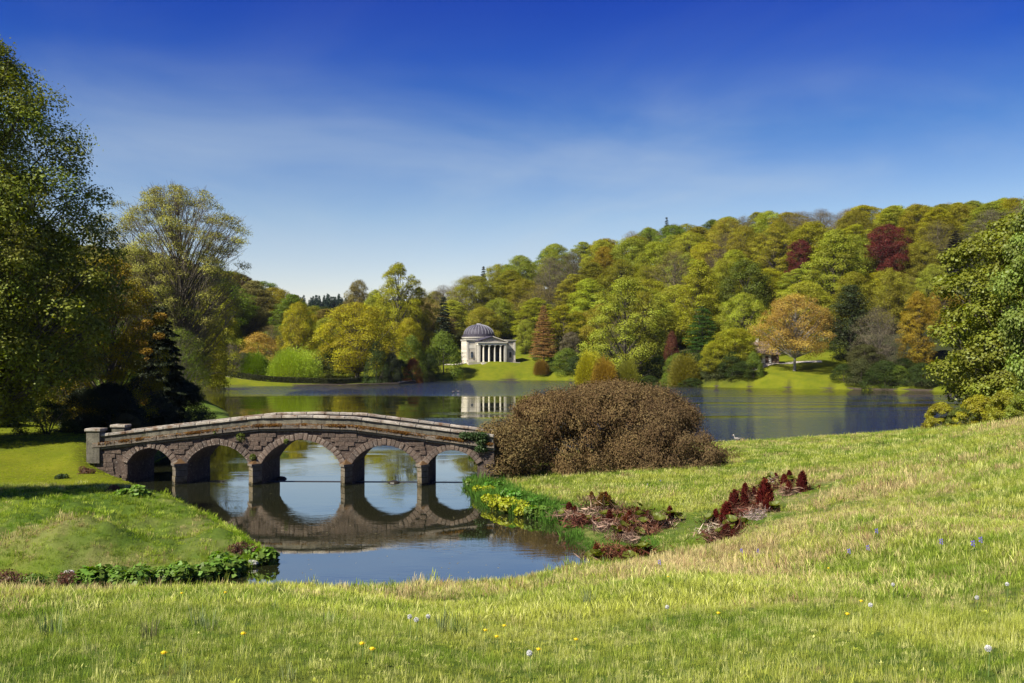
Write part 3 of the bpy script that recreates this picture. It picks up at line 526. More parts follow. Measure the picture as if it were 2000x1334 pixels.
# trees that can be told apart: (kind, centre px, top py, width px, distance, colour, name, label)
HERO = [
 ('shrub1', 505, 650, 80, 330, C_OR, 'copper_tree', 'low orange-leaved tree on the far left bank behind the small green shrubs'),
 ('twiggy0', 455, 668, 55, 303, G_G, 'bare_tree', 'small leafless grey-brown tree behind the hedge at the far left shore'),
 ('willow1', 500, 690, 55, 305, (0.12, 0.18, 0.02), 'willow', 'small mid green rounded shrub left of the bright willow dome'),
 ('twiggy1', 530, 634, 70, 345, G_B, 'twiggy_tree', 'brownish thin-leaved tree above and behind the orange tree on the left bank'),
 ('oak1', 583, 590, 80, 335, C_GO, 'oak_tree', 'upright golden green tree between the left wood and the big golden oak'),
 ('round1', 640, 620, 80, 350, G_L, 'lime_tree', 'light green tree peeping out left of the big golden oak'),
 ('shrub0', 650, 680, 50, 315, G_D, 'holly_tree', 'dark evergreen at the left foot of the big golden oak'),
 ('oak0', 698, 590, 160, 312, C_GO, 'golden_oak', 'big golden olive oak with a pale leaning trunk left of the temple'),
 ('round2', 700, 547, 68, 420, G_B, 'oak_tree', 'brown-olive treetop rising behind the big golden oak'),
 ('airy', 778, 514, 115, 372, G_Y, 'tall_oak', 'tall open-crowned tree on the skyline left of the temple'),
 ('airy', 818, 560, 70, 380, G_O, 'tall_oak', 'narrower open tree just right of the tall skyline tree'),
 ('round0', 733, 566, 60, 395, G_L, 'beech_tree', 'pale green tree at the left shoulder of the tall skyline tree'),
 ('shrub1', 735, 668, 52, 304, G_D, 'holly_tree', 'dark holly beside the leaning trunk of the golden oak'),
 ('shrub0', 766, 690, 44, 306, (0.035, 0.045, 0.022), 'yew_shrub', 'dark grey-green bush left of the orange azalea'),
 ('round3', 798, 620, 66, 345, C_GO, 'young_oak', 'yellow-brown young tree above the green bushes left of the temple'),
 ('shrub1', 803, 655, 62, 335, G_M, 'laurel_shrub', 'mid green leafy bush directly above the orange azalea'),
 ('conifer0', 866, 577, 66, 405, C_DK, 'fir_tree', 'dark pointed conifer standing left of the temple dome'),
 ('shrub1', 866, 648, 80, 358, G_M, 'chestnut_tree', 'broad green bushy tree touching the left side of the temple'),
 ('shrub0', 838, 690, 40, 345, G_D, 'rhododendron', 'dark low bush at the left end of the temple lawn'),
 ('round0', 1026, 624, 46, 398, G_L, 'small_tree', 'light green small tree immediately right of the temple'),
 ('larch', 1062, 596, 66, 376, (0.26, 0.155, 0.055), 'larch_tree', 'russet pointed tree with bare lower trunk right of the temple'),
 ('round1', 1115, 648, 52, 375, G_G, 'small_tree', 'grey-green small tree between the russet tree and the tall pale tree'),
 ('shrub1', 1107, 680, 62, 360, G_M, 'laurel_shrub', 'glossy deep green bush right of the russet tree foot'),
 ('shrub0', 1080, 706, 40, 363, G_D, 'rhododendron', 'dark bush at the right end of the temple lawn'),
 ('willow1', 1058, 703, 28, 358, (0.20, 0.13, 0.03), 'dogwood_shrub', 'small brown-yellow shrub on the temple lawn edge under the russet tree'),
 ('airy', 1222, 540, 168, 305, G_L, 'lime_tree', 'tall pale green tree with a dark forked trunk behind the brown bush'),
 ('tall1', 1255, 570, 90, 320, G_O, 'lime_tree', 'olive tree leaning out behind the right side of the tall pale tree'),
 ('willow1', 1150, 690, 52, 292, C_GO, 'pollard_willow', 'rounded olive-yellow willow at the shore, leftmost of the willows behind the brown bush'),
 ('willow1', 1181, 702, 48, 283, (0.30, 0.20, 0.03), 'pollard_willow', 'orange-tipped willow at the shore, second of the willows behind the brown bush'),
 ('willow1', 1228, 706, 40, 284, (0.20, 0.20, 0.03), 'pollard_willow', 'narrow yellow-green willow standing below the tall pale tree'),
 ('shrub1', 1312, 648, 36, 300, (0.13, 0.05, 0.028), 'bronze_rhododendron', 'bronze-red columnar rhododendron between the tall pale tree and the green cedar'),
 ('tall0', 1366, 508, 112, 335, G_Y, 'sycamore_tree', 'bright yellow-green tree above the green layered cedar'),
 ('round2', 1455, 508, 130, 330, (0.10, 0.125, 0.018), 'sycamore_tree', 'dense dark-hollowed maple above the sprawling shore tree'),
 ('cedar', 1372, 598, 96, 308, (0.045, 0.095, 0.014), 'cedar_tree', 'deep green cedar with layered branches behind the shore willows'),
 ('round3', 1436, 640, 112, 276, G_Y, 'maple_tree', 'sprawling yellow-green tree at the water edge left of the cottage'),
 ('round0', 1395, 668, 66, 274, G_Y, 'maple_tree', 'lower left limb-tree of yellow-green foliage reaching to the water'),
 ('willow1', 1340, 695, 58, 279, (0.20, 0.18, 0.03), 'willow', 'yellow feathery willow on the shore below the bronze rhododendron'),
 ('shrub0', 1268, 734, 58, 290, G_D, 'rhododendron', 'low dark bush on the shore right behind the top of the brown bush'),
 ('shrub0', 1352, 738, 52, 275, G_D, 'rhododendron', 'low dark bush on the shore at the foot of the yellow feathery willow'),
 ('shrub1', 1305, 728, 40, 284, G_M, 'rhododendron', 'low mid green bush between the two dark shore bushes'),
 ('shrub0', 1456, 706, 70, 268, G_D, 'rhododendron', 'dark undergrowth beneath the sprawling yellow-green shore tree'),
 ('oakopen', 1552, 574, 150, 270, C_OR, 'orange_oak', 'orange-leaved oak on the lakeside lawn in front of the cottage'),
 ('tall2', 1632, 448, 150, 335, G_L, 'giant_beech', 'tallest pale green tree rising behind the orange oak'),
 ('column', 1662, 555, 96, 283, (0.032, 0.045, 0.012), 'cypress_tree', 'dark shaggy evergreen right of the orange oak'),
 ('twiggy0', 1715, 600, 112, 262, G_G, 'alder_tree', 'grey-olive thin-leaved tree right of the dark shaggy evergreen'),
 ('round1', 1690, 672, 90, 256, (0.085, 0.088, 0.03), 'alder_tree', 'low olive tree hanging over the water right of the lawn'),
 ('round2', 1737, 524, 84, 305, G_O, 'oak_tree', 'olive flat-topped tree directly below the large red beech'),
 ('shrub0', 1765, 700, 60, 262, G_D, 'rhododendron', 'dark shrub at the shore beneath the mustard tree'),
 ('tall1', 1792, 568, 78, 268, C_MU, 'mustard_oak', 'tall mustard-yellow tree left of the large-leaved tree at the right edge'),
 ('oak0', 1845, 548, 70, 290, C_MU, 'mustard_oak', 'mustard-orange tree half hidden by the large-leaved tree at the right edge'),
 ('round3', 1735, 438, 92, 350, C_RED, 'copper_beech', 'large dark red copper beech on the hillside at the right'),
 ('round1', 1562, 468, 56, 380, C_RED, 'copper_beech', 'small dark red copper beech above the orange oak'),
 ('conifer1', 1866, 450, 80, 340, (0.035, 0.033, 0.020), 'pine_tree', 'dark grey pine on the hillside left of the right-edge tree'),
 ('round2', 1800, 470, 76, 345, G_O, 'oak_tree', 'olive round tree directly right of the large red beech'),
 ('oak1', 1822, 515, 76, 322, G_L, 'oak_tree', 'pale green tree below the dark grey pine, right of the red beech'),
 ('round0', 1775, 540, 66, 330, G_B, 'oak_tree', 'brownish tree behind the top of the tall mustard-yellow tree'),
 ('twiggy1', 1318, 488, 118, 385, G_B, 'twiggy_tree', 'large brown-olive thin-leaved tree on the hill above the tall pale tree'),
 ('twiggy0', 1402, 486, 88, 400, (0.10, 0.07, 0.05), 'twiggy_tree', 'purplish-brown bare tree above the bright yellow-green tree'),
 ('round0', 1180, 482, 60, 455, (0.26, 0.20, 0.018), 'field_maple', 'bright golden tree among the greens high on the hill right of the temple'),
 ('round1', 470, 536, 60, 440, (0.09, 0.04, 0.022), 'copper_beech', 'reddish tree at the left end of the left-hand wood'),
 ('conifer1', 1302, 424, 34, 540, C_DK, 'skyline_conifer', 'thin dark conifer poking above the skyline of the right hill'),
 ('conifer0', 944, 518, 34, 500, C_DK, 'skyline_conifer', 'thin dark conifer poking above the skyline over the temple'),
]
occupied = []
for i, (k, px, top, wpx, d, c, nm, lab) in enumerate(HERO):
    ms, H0, W0 = PR[k]; x = W(px, d); g = ground(x, d); h = Z(top, d)-g; w = wpx/F*d*1.06
    fn = place_shrub if k.startswith(('shrub', 'willow')) and 'tree' not in nm else place_tree
    cat = 'tree' if ('tree' in nm or nm in ('golden_oak', 'tall_oak', 'young_oak', 'orange_oak', 'giant_beech', 'mustard_oak', 'copper_beech', 'field_maple', 'skyline_conifer')) else 'shrub'
    args = dict(rz=(i*1.7) % 6.28)
    fn(nm, ms, x, d, h, w, H0, W0, c, lab, cat=cat, **args)
    occupied.append((x, d, w/2, lab))
# orange azalea
ms, H0, W0 = PR['shrub1']
place_shrub('azalea', ms, W(806, 322), 322, Z(700, 322)-ground(W(806, 322), 322), 7.6, H0, W0, (0.42, 0.17, 0.05), 'orange flowering azalea at the shore left of the temple lawn', rz=1)
# big bright willow dome
ms, H0, W0 = PR['willow0']
place_shrub('willow_dome', ms, W(572, 302), 302, Z(681, 302)-ground(W(572, 302), 302), 16, H0, W0, (0.30, 0.38, 0.05), 'bright green rounded willow dome behind the hedge on the far left shore')

# ---- woodland: each tree its own object
def landmark(px):
    for a, l in [(90, 'behind the left-edge tree'), (200, 'far behind the left tree branches'), (300, 'left of the tall thin-leaved tree'), (400, 'behind the tall thin-leaved tree'), (470, 'right of the tall thin-leaved tree'), (540, 'over the orange tree on the left bank'),
                 (620, 'over the bright willow dome'), (700, 'over the big golden oak'), (760, 'left of the tall skyline tree'), (830, 'behind the tall skyline tree'), (890, 'over the dark pointed conifer'), (960, 'above the temple dome'), (1020, 'over the temple right wing'),
                 (1080, 'over the russet pointed tree'), (1140, 'left of the tall pale tree'), (1200, 'left of the tall pale treetop'), (1265, 'right of the tall pale treetop'), (1330, 'above the bronze rhododendron'), (1395, 'above the green cedar'), (1460, 'above the dense maple'),
                 (1520, 'left above the orange oak'), (1580, 'straight above the orange oak'), (1650, 'behind the tallest pale tree'), (1700, 'left of the large red beech'), (1770, 'above the large red beech'), (1830, 'right of the large red beech'), (1900, 'above the dark grey pine'), (1960, 'above the large-leaved tree')]:
        if px < a: return l
    return 'at the far right hill end'
cname = {G_Y: 'yellow-green', G_L: 'pale green', G_O: 'olive', G_M: 'mid green', G_D: 'dark green', G_B: 'brown-olive', G_G: 'grey-brown'}
r_ = np.random.default_rng(5); pts = []; cand = []
for _ in range(9000):
    d = r_.uniform(262, 560); px = r_.uniform(60, 2080); x = W(px, d); cand.append((x, d, px))
gz_c = ground(np.array([c[0] for c in cand]), np.array([c[1] for c in cand])); sd_c = lake_sd(np.array([c[0] for c in cand]), np.array([c[1] for c in cand]))
def skyl(px): return np.interp(px, [0, 200, 300, 450, 520, 600, 640, 720, 830, 870, 960, 1050, 1100, 1180, 1250, 1330, 1450, 1600, 1700, 1830, 1950, 2080], [470, 478, 490, 528, 548, 590, 600, 590, 575, 528, 512, 482, 470, 468, 440, 422, 410, 408, 398, 398, 388, 375])
woods = []
for (x, d, px), gz1, s1 in zip(cand, gz_c, sd_c):
    if s1 < 14: continue
    if 820 < px < 1100 and d < 405: continue
    if 380 < px < 620 and d < 372: continue
    if px <= 380 and d < 310: continue
    if 620 <= px < 830 and d < 385: continue
    if 1100 <= px <= 1840 and d < 312: continue
    if px > 1840 and d < 262: continue
    if 1470 < px < 1660 and d < 322: continue
    if gz1 < 9 and px > 830: continue
    sp_ = 14.5 if d < 430 else 16.5
    if any((x-q[0])**2+(d-q[1])**2 < sp_**2 for q in woods): continue
    if any((x-q[0])**2+(d-q[1])**2 < (q[2]*0.85+4)**2 for q in occupied): continue
    woods.append((x, d, px, gz1))
woods.sort(key=lambda q: q[2])
# keep only what can be seen: drop trees whose top is hidden by nearer ones is not attempted; far ones past the ridge go
used = {}; cnt = 0; entries = []
for (x, d, px, gz1) in woods:
    h = r_.uniform(17, 23); w = r_.uniform(18, 26)
    ztop = gz1+h; top = HY-(ztop-EYE)/d*F
    lim = skyl(px)
    if top < lim: h -= (lim-top+r_.uniform(-3, 5))/F*d; top = lim
    if h < 9: continue
    for p_, b_, w_, d_ in [(1735, 528, 92, 350), (1562, 522, 56, 380), (1866, 570, 80, 340), (778, 620, 115, 372), (866, 640, 60, 405)]:
        if abs(px-p_)*2 < w_*0.8+w/d*F*0.8 and d < d_ and top < b_: h -= (b_-top)/F*d; w *= 0.85; top = b_
    if h < 6: continue
    if px < 640: k = r_.choice(['round0', 'round1', 'round2', 'round3', 'tall0']); c = [G_O, G_M, G_D, G_M, G_B, G_O][r_.integers(6)]  # darker palette: shade of the left hill put into the crown colours
    elif px < 850: k = r_.choice(['oak1', 'round3', 'round0', 'oak2']); c = [G_Y, G_O, G_L, G_B][r_.integers(4)]
    else:
        q = r_.random()
        if q < 0.20: k = ['twiggy0', 'twiggy1'][r_.integers(2)]; c = [G_B, G_G][r_.integers(2)]
        elif q < 0.32: k = 'airy'; c = [G_O, G_Y, G_L][r_.integers(3)]
        else: k = ['round0', 'round1', 'round2', 'round3', 'oak0', 'oak1', 'oak2', 'tall0', 'tall1', 'tall2'][r_.integers(10)]; c = [G_Y, G_Y, G_L, G_O, G_O, G_M, G_L][r_.integers(7)]
    entries.append([x, d, px, gz1, h, w, k, c, top])
# visibility test on a coarse image grid, nearest first
grid = np.zeros((140, 230)); vis = []
blk = [(x, d, None, None, None, w2*2, None, None, None) for x, d, w2, l in occupied]
for e in sorted(entries, key=lambda e: e[1]):
    x, d, px, gz1, h, w, k, c, top = e; y1 = HY-(gz1+h*0.25-EYE)/d*F; hw = w/2/d*F*0.8
    a0, a1 = int(max((px-hw)/10, 0)), int(min((px+hw)/10+1, 230)); b0, b1 = int(max(top/6-50, 0)), int(max(y1/6-50, 1))
    b0, b1 = max(b0, 0), max(b1, b0+1); sub = grid[b0:b1, a0:a1]
    if sub.size and (sub < 1).mean() > 0.05: vis.append(e)
    grid[b0+2:b1, a0+1:max(a1-1, a0+2)] = 1
def rowname(top, px):
    q = (top-skyl(px))
    return 'on the skyline' if q < 14 else 'below the skyline' if q < 42 else 'high on the slope' if q < 75 else 'midway up the slope' if q < 115 else 'low on the slope' if q < 165 else 'at the slope foot'
labs = {}
for e in sorted(vis, key=lambda e: e[2]):
    kind = 'thin tree' if e[6].startswith('twig') else 'tree'
    lab = '%s %s %s, %s' % (cname[e[7]], kind, rowname(e[8], e[2]), landmark(e[2])); labs.setdefault(lab, []).append(e)
for lab, es in labs.items():
    for j, e in enumerate(es):
        l2 = lab
        if len(es) == 2: l2 = lab + (', the left one' if j == 0 else ', the right one')
        elif len(es) > 2:
            l2 = lab + (', leftmost' if j == 0 else ', rightmost' if j == len(es)-1 else ', middle one' if len(es) == 3 else ', %s one' % ['', 'second', 'third', 'fourth', 'fifth', 'sixth', 'seventh'][min(j, 6)])
        x, d, px, gz1, h, w, k, c, top = e; ms, H0, W0 = PR[k]; cc = np.array(c)*r_.uniform(0.82, 1.18)*np.array([r_.uniform(0.92, 1.10), 1, r_.uniform(0.8, 1.1)])
        place_tree('woodland_tree', ms, x, d, h, w, H0, W0, tuple(cc), l2, 'woodland trees on the hills', rz=r_.uniform(0, 6.28), sink=0.5)
print('woodland', len(woods), 'visible', len(vis))
# dark undergrowth and bushes along the far shore
UND = [(1130, 300, 9), (1165, 312, 9), (1195, 298, 8), (1250, 298, 10), (1288, 290, 9), (1322, 292, 9), (1365, 282, 9), (1402, 280, 9), (1430, 274, 8), (1472, 284, 6), (1500, 300, 9), (1530, 306, 9), (1565, 305, 9), (1600, 300, 9), (1648, 274, 8), (1682, 262, 9), (1728, 258, 9), (1752, 262, 9), (1800, 258, 9), (1826, 254, 9), (1850, 250, 9),
       (410, 330, 9), (475, 322, 7), (620, 312, 8), (672, 330, 8), (755, 312, 7), (782, 322, 8), (826, 338, 9), (1060, 388, 9), (1092, 382, 9), (1125, 372, 9), (1042, 398, 8)]
for i, (px, d, w) in enumerate(UND):
    if px > 1110 and not 1474 < px < 1640:
        dd = np.linspace(230, 360, 131); sv = lake_sd(W(px, dd), dd); d = float(dd[np.argmax(sv > 2.5)]) + r_.uniform(0.5, 3.0)
    ms, H0, W0 = PR['shrub%d' % (i % 2)]; x = W(px, d)
    place_shrub('undergrowth_bush', ms, x, d, r_.uniform(4, 7), w*r_.uniform(0.9, 1.25), H0, W0, (G_D, G_M, G_D, (0.08, 0.09, 0.03))[i % 4], 'low %s bush below the trees %s' % (('dark', 'green', 'dark', 'olive')[i % 4], (landmark(px) + (', nearer the temple' if px == 1125 else '')).replace('above', 'below').replace('over ', 'under ').replace('straight ', '').replace('left side of ', 'left of ').replace('right side of ', 'right of ')), 'bushes along the far shore', rz=i*1.1)
# distant blue-green pine wood seen through the gap
ms, H0, W0 = PR['conifer0']; me_ = ms[1]; vv = np.empty(len(me_.vertices)*3, np.float32); me_.vertices.foreach_get('co', vv); vv = vv.reshape(-1, 3)[:len(vv)//3//4*4]
sel = vv.reshape(-1, 4, 3)[::9]; V = []; n_ = 0
for _ in range(170):
    d = r_.uniform(820, 1060); px = r_.uniform(560, 790); x = W(px, d); s = r_.uniform(0.9, 1.35); g = ground(x, d)
    q = sel.copy(); cen = q.mean(1, keepdims=True); q = (cen + (q-cen)*2.6)*s + np.array([x, d, g]); V.append(q.reshape(-1, 3))
V = np.concatenate(V); f = np.arange(len(V)).reshape(-1, 4)
o = link('distant_wood', mesh_np('distant_wood', V, f, M_NEEDLE, np.random.default_rng(3).random(len(V)))); o.color = (0.03, 0.055, 0.035, 1)
tag(o, 'far-off bluish pine wood in the gap between the hills', 'wood', kind='stuff')

# ------------------------------------------------------------------ far bank details: hedge, path, cottage, bench
def strip(name, pix, width, mat, lift=0.03, label=None, n=60):
    pts = np.array([(W(px, d), d) for px, d in pix]); s = np.linspace(0, len(pts)-1, n); P = np.stack([np.interp(s, range(len(pts)), pts[:, k]) for k in (0, 1)], 1)
    T = unit(np.concatenate([np.gradient(P, axis=0), np.zeros((n, 1))], 1))[:, :2]; Nn = np.stack([-T[:, 1], T[:, 0]], 1)
    V = []
    for k in (-1, -0.5, 0, 0.5, 1):
        q = P + Nn*width/2*k; V.append(np.stack([q[:, 0], q[:, 1], ground(q[:, 0], q[:, 1])+lift], 1))
    V = np.concatenate(V); f = [[a*n+i, a*n+i+1, (a+1)*n+i+1, (a+1)*n+i] for a in range(4) for i in range(n-1)]
    return link(name, mesh_np(name, V, f, mat, None, True))
M_PATH = plain('gravel_path', (0.42, 0.38, 0.30), 1.0, (0.58, 0.53, 0.43), 2)
tag(strip('lake_path', [(330, 283), (500, 285), (650, 292), (745, 303), (790, 318), (812, 326)], 2.2, M_PATH, 0.06), 'pale gravel path along the far shore', kind='structure')
tag(strip('cottage_path', [(1440, 272), (1478, 275), (1510, 281), (1560, 285), (1605, 284)], 2.4, M_PATH, 0.10), 'pale gravel path to the cottage', kind='structure')
tag(strip('temple_path', [(868, 374), (895, 373), (912, 375)], 2.0, M_PATH, 0.10), 'pale path beside the temple', kind='structure')
# dark undercut edge of the far bank
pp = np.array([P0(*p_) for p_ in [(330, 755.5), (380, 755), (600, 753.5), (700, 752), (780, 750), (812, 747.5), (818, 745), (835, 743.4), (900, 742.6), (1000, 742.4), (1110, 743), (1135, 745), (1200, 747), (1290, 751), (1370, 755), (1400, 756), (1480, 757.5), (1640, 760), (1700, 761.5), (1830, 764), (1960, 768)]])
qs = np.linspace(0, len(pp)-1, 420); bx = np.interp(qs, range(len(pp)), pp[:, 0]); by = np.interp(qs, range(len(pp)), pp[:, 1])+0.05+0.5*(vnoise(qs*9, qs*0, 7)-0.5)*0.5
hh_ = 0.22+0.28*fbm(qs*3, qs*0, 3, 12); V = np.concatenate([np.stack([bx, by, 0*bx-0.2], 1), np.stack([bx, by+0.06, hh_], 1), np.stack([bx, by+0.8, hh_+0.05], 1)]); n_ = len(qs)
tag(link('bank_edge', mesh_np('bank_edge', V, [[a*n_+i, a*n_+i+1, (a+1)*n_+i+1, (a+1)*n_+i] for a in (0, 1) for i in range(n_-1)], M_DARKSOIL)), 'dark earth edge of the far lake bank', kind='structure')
# clipped hedge behind the path
r = np.random.default_rng(8); n = 26000; s = r.random(n); pp = np.array([(W(px, d), d) for px, d in [(330, 289), (500, 291), (640, 298), (735, 309), (786, 325)]]); q = s*4
bx = np.interp(q, range(5), pp[:, 0]); by = np.interp(q, range(5), pp[:, 1]); face = r.random(n)
P = np.stack([bx, by + np.where(face < 0.5, -0.9, r.uniform(-0.9, 0.9, n)), ground(bx, by)+np.where(face < 0.5, r.uniform(0, 1.6, n), 1.6+r.normal(0, 0.08, n))], 1)
Nn = unit(r.normal(size=(n, 3))*0.6+np.where(face[:, None] < 0.5, np.array([[0, -1, 0.2]]), np.array([[0, 0, 1.0]])))
v, f, va = cards(P, Nn, r.normal(size=(n, 3)), np.full(n, 0.35), np.full(n, 0.25), r.random(n))
h = link('hedge', mesh_np('hedge', v, f, M_LEAF, va)); h.color = (0.05, 0.055, 0.02, 1); tag(h, 'long low dark clipped hedge behind the path on the far left shore', 'hedge')

def cottage():
    d = 282; x0 = W(1478, d); g = ground(W(1500, d), d)
    o = empty('cottage', (W(1492, d), d, g-0.2), math.radians(-12)); tag(o, 'small white cottage with a brown thatched roof behind the orange oak', 'cottage')
    m = MB(); m.box(-4.5, 2.0, 0, 5, 0, 3.1); m.build('wall', M_WHITE, o)
    m = MB(); m.box(2.0, 4.2, 0.6, 4.6, 0, 2.6); m.build('porch_wall', M_WOOD, o)
    m = MB(); m.add([(-5.1, -0.8, 2.8), (2.9, -0.8, 2.8), (2.9, 5.8, 2.8), (-5.1, 5.8, 2.8), (-3.6, 2.5, 6.3), (1.2, 2.5, 6.3), (-5.1, -0.8, 2.5), (2.9, -0.8, 2.5), (2.9, 5.8, 2.5), (-5.1, 5.8, 2.5)],
                    [(0, 1, 5, 4), (1, 2, 5), (2, 3, 4, 5), (3, 0, 4), (6, 7, 1, 0), (7, 8, 2, 1), (8, 9, 3, 2), (9, 6, 0, 3), (6, 9, 8, 7)])
    rf = m.build('roof', M_THATCH, o); m = MB(); m.box(-2.2, -1.4, 2.2, 2.9, 5.6, 7.4); m.build('chimney', M_TEMP, rf)
    m = MB(); m.add([(1.9, 0.2, 2.5), (4.7, 0.2, 2.4), (4.7, 5.0, 2.4), (1.9, 5.0, 2.5), (2.0, 2.6, 4.3), (4.0, 2.6, 4.0)], [(0, 1, 5, 4), (1, 2, 5), (2, 3, 4, 5), (3, 0, 4), (0, 3, 2, 1)]); m.build('porch_roof', M_THATCH, o)
    for x in (-3.4, -1.0):
        m = MB(); m.box(x-0.45, x+0.45, -0.06, 0.05, 0.9, 2.2); w = m.build('window', M_WOOD, o)
        m = MB(); m.box(x-0.37, x+0.37, -0.075, -0.061, 0.98, 2.12); m.build('pane', M_GLASS, w)
    m = MB(); m.box(0.4, 1.3, -0.06, 0.05, 0, 2.1); m.build('door', M_WOOD, o)
    for x in (2.15, 3.1, 4.05):
        m = MB(); m.tube([(x, 0.3, -0.2), (x, 0.3, 2.45)], [0.12, 0.1]); m.build('porch_post', M_WOOD, o)
cottage()
def bench(x, y, rz, label):
    o = empty('bench', (x, y, ground(x, y)), rz); tag(o, label, 'bench')
    for k in range(3):
        m = MB(); m.box(-0.9, 0.9, -0.25+k*0.16, -0.13+k*0.16, 0.42, 0.46); m.build('seat_slat', M_WOOD, o)
    for k in range(2):
        m = MB(); m.box(-0.9, 0.9, 0.24, 0.28, 0.55+k*0.2, 0.68+k*0.2); m.build('back_slat', M_WOOD, o)
    for a in (-0.8, 0.8):
        for b_ in (-0.22, 0.22):
            m = MB(); m.box(a-0.04, a+0.04, b_-0.04, b_+0.04, 0, 0.44 if b_ < 0 else 0.9); m.build('leg', M_WOOD, o)
bench(W(1484, 277), 277, 0.1, 'small wooden bench in front of the white cottage wall')

# ------------------------------------------------------------------ domed temple
def temple():
    d = 378; T = empty('temple', (W(961, d), d, Z(707.5, d)), math.radians(22)); g = 'domed classical temple with a columned portico on the lawn across the lake'; tag(T, g, 'temple')
    # local: x right along the front, y into the building; front columns at y=0
    m = MB(); m.box(-10.4, 10.4, -2.6, 16, -3.5, 0.0); m.build('podium', M_TEMP, T)
    for k in range(4):
        m = MB(); m.box(-5.4-0.0*k, 5.4, -3.0-0.45*k, -2.6, -3.0, -0.15-0.32*k) if k == 3 else m.box(-5.4, 5.4, -3.05-0.45*k, -2.6-0.45*k, -3.0, -0.15-0.3*k); m.build('step', M_TEMPW, T)
    # portico floor, columns, entablature, pediment
    for x in (-3.45, -1.15, 1.15, 3.45):
        m = MB(); m.box(x-0.45, x+0.45, -0.45, 0.45, 0, 0.2); m.lathe([(0.42, 0.2), (0.44, 0.3), (0.37, 0.42), (0.37, 2.0), (0.34, 4.4), (0.31, 5.9), (0.42, 6.2), (0.48, 6.35)], 16, x, 0); m.box(x-0.48, x+0.48, -0.48, 0.48, 6.35, 6.55); m.build('column', M_TEMPW, T, smooth=False)
    for x in (-5.3, 5.3):
        m = MB(); m.box(x-0.42, x+0.42, -0.42, 0.42, 0, 6.55); m.build('corner_pier', M_TEMPW, T)
    m = MB(); m.box(-5.85, 5.85, -0.5, 4.5, 6.553, 7.35); m.box(-6.1, 6.1, -0.75, 4.5, 7.353, 7.65); m.build('entablature', M_TEMPW, T)
    m = MB(); m.prism([(-5.7, 7.653), (5.7, 7.653), (0, 9.45)], -0.35, 6.0); m.build('pediment', M_TEMP, T)
    for s_ in (-1, 1):
        m = MB(); m.prism([(s_*6.3, 7.66), (s_*6.3, 7.95), (0.0, 10.0), (0.0, 9.62)] if s_ < 0 else [(6.3, 7.66), (0.0, 9.62), (0.0, 10.0), (6.3, 7.95)], -0.78, 6.3); m.build('pediment_cornice', M_LEAD if s_ < 0 else M_TEMPW, T)
    # portico interior
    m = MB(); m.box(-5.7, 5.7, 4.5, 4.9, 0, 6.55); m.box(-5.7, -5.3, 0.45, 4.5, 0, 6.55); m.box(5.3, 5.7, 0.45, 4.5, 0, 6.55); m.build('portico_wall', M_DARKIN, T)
    m = MB(); m.box(-1.1, 1.1, 4.40, 4.497, 0, 4.6); m.build('door', M_DOOR, T)
    for x in (-3.6, 3.6):
        m = MB(); m.box(x-0.6, x+0.6, 4.42, 4.497, 1.0, 3.8); m.build('niche', M_DOOR, T)
    # wings
    for s_ in (-1, 1):
        xa, xb = (s_*5.73, s_*9.9); x0, x1 = min(xa, xb), max(xa, xb)
        w = MB(); w.box(x0, x1, 0.9, 6.9, 0, 8.0); wing = w.build('wing', M_TEMP, T)
        m = MB(); m.box(x0-0.12, x1+0.12, 0.72, 7.05, 8.003, 8.3); m.box(x0-0.3, x1+0.3, 0.55, 7.2, 8.303, 8.6); m.build('wing_cornice', M_TEMPW, T)
        for xx in (x0+0.35, x1-0.35):
            m = MB(); m.box(xx-0.34, xx+0.34, 0.74, 0.897, 0, 7.6); m.build('pilaster', M_TEMPW, T)
        xc = (x0+x1)/2
        m = MB(); m.box(xc-0.75, xc+0.75, 0.80, 0.898, 1.5, 4.2); fr = m.build('niche_frame', M_TEMPW, T)
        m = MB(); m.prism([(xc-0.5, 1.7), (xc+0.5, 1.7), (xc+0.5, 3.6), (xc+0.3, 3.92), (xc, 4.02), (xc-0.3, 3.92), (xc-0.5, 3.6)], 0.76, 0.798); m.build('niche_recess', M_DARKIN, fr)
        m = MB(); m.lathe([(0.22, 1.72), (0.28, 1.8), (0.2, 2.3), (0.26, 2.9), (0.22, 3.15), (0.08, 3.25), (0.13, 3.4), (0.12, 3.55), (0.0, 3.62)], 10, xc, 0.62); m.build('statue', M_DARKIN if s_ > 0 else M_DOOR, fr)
        m = MB(); m.box(x0-0.02*0+0.7, x1-0.7, 0.85, 0.898, 5.2, 6.6); m.build('wall_panel', M_TEMPW, T)
        m = MB(); m.box(x0-0.1, x1+0.1, 0.7, 7.0, 0.003, 0.8); m.build('plinth', M_TEMP, T)
    # side face of the left wing is plain ashlar
    for k in range(9):
        m = MB(); m.box(-9.955, -9.903, 0.95, 6.85, 0.83+0.78*k, 0.83+0.78*k+0.75); m.build('ashlar_course', M_TEMPW, T)
    # rotunda
    cy = 14.6
    m = MB(); m.lathe([(6.3, 0), (6.3, 9.2), (6.6, 9.25), (6.75, 9.6), (6.75, 9.8), (0.1, 9.8)], 48, 0, cy); m.build('drum', M_TEMPW, T, smooth=False)
    for k in range(3):
        m = MB(); m.lathe([(6.75-0.27*k, 9.803+0.38*k), (6.75-0.27*k, 10.17+0.38*k), (5.0, 10.17+0.38*k)], 48, 0, cy); m.build('dome_step', M_LEAD, T)
    prof = [(5.95*math.cos(a), 10.9 + 3.9*math.sin(a)) for a in np.linspace(0, math.radians(84), 14)]
    m = MB(); m.lathe(prof+[(0.05, 14.85)], 48, 0, cy); m.build('dome', M_LEAD, T, smooth=True)
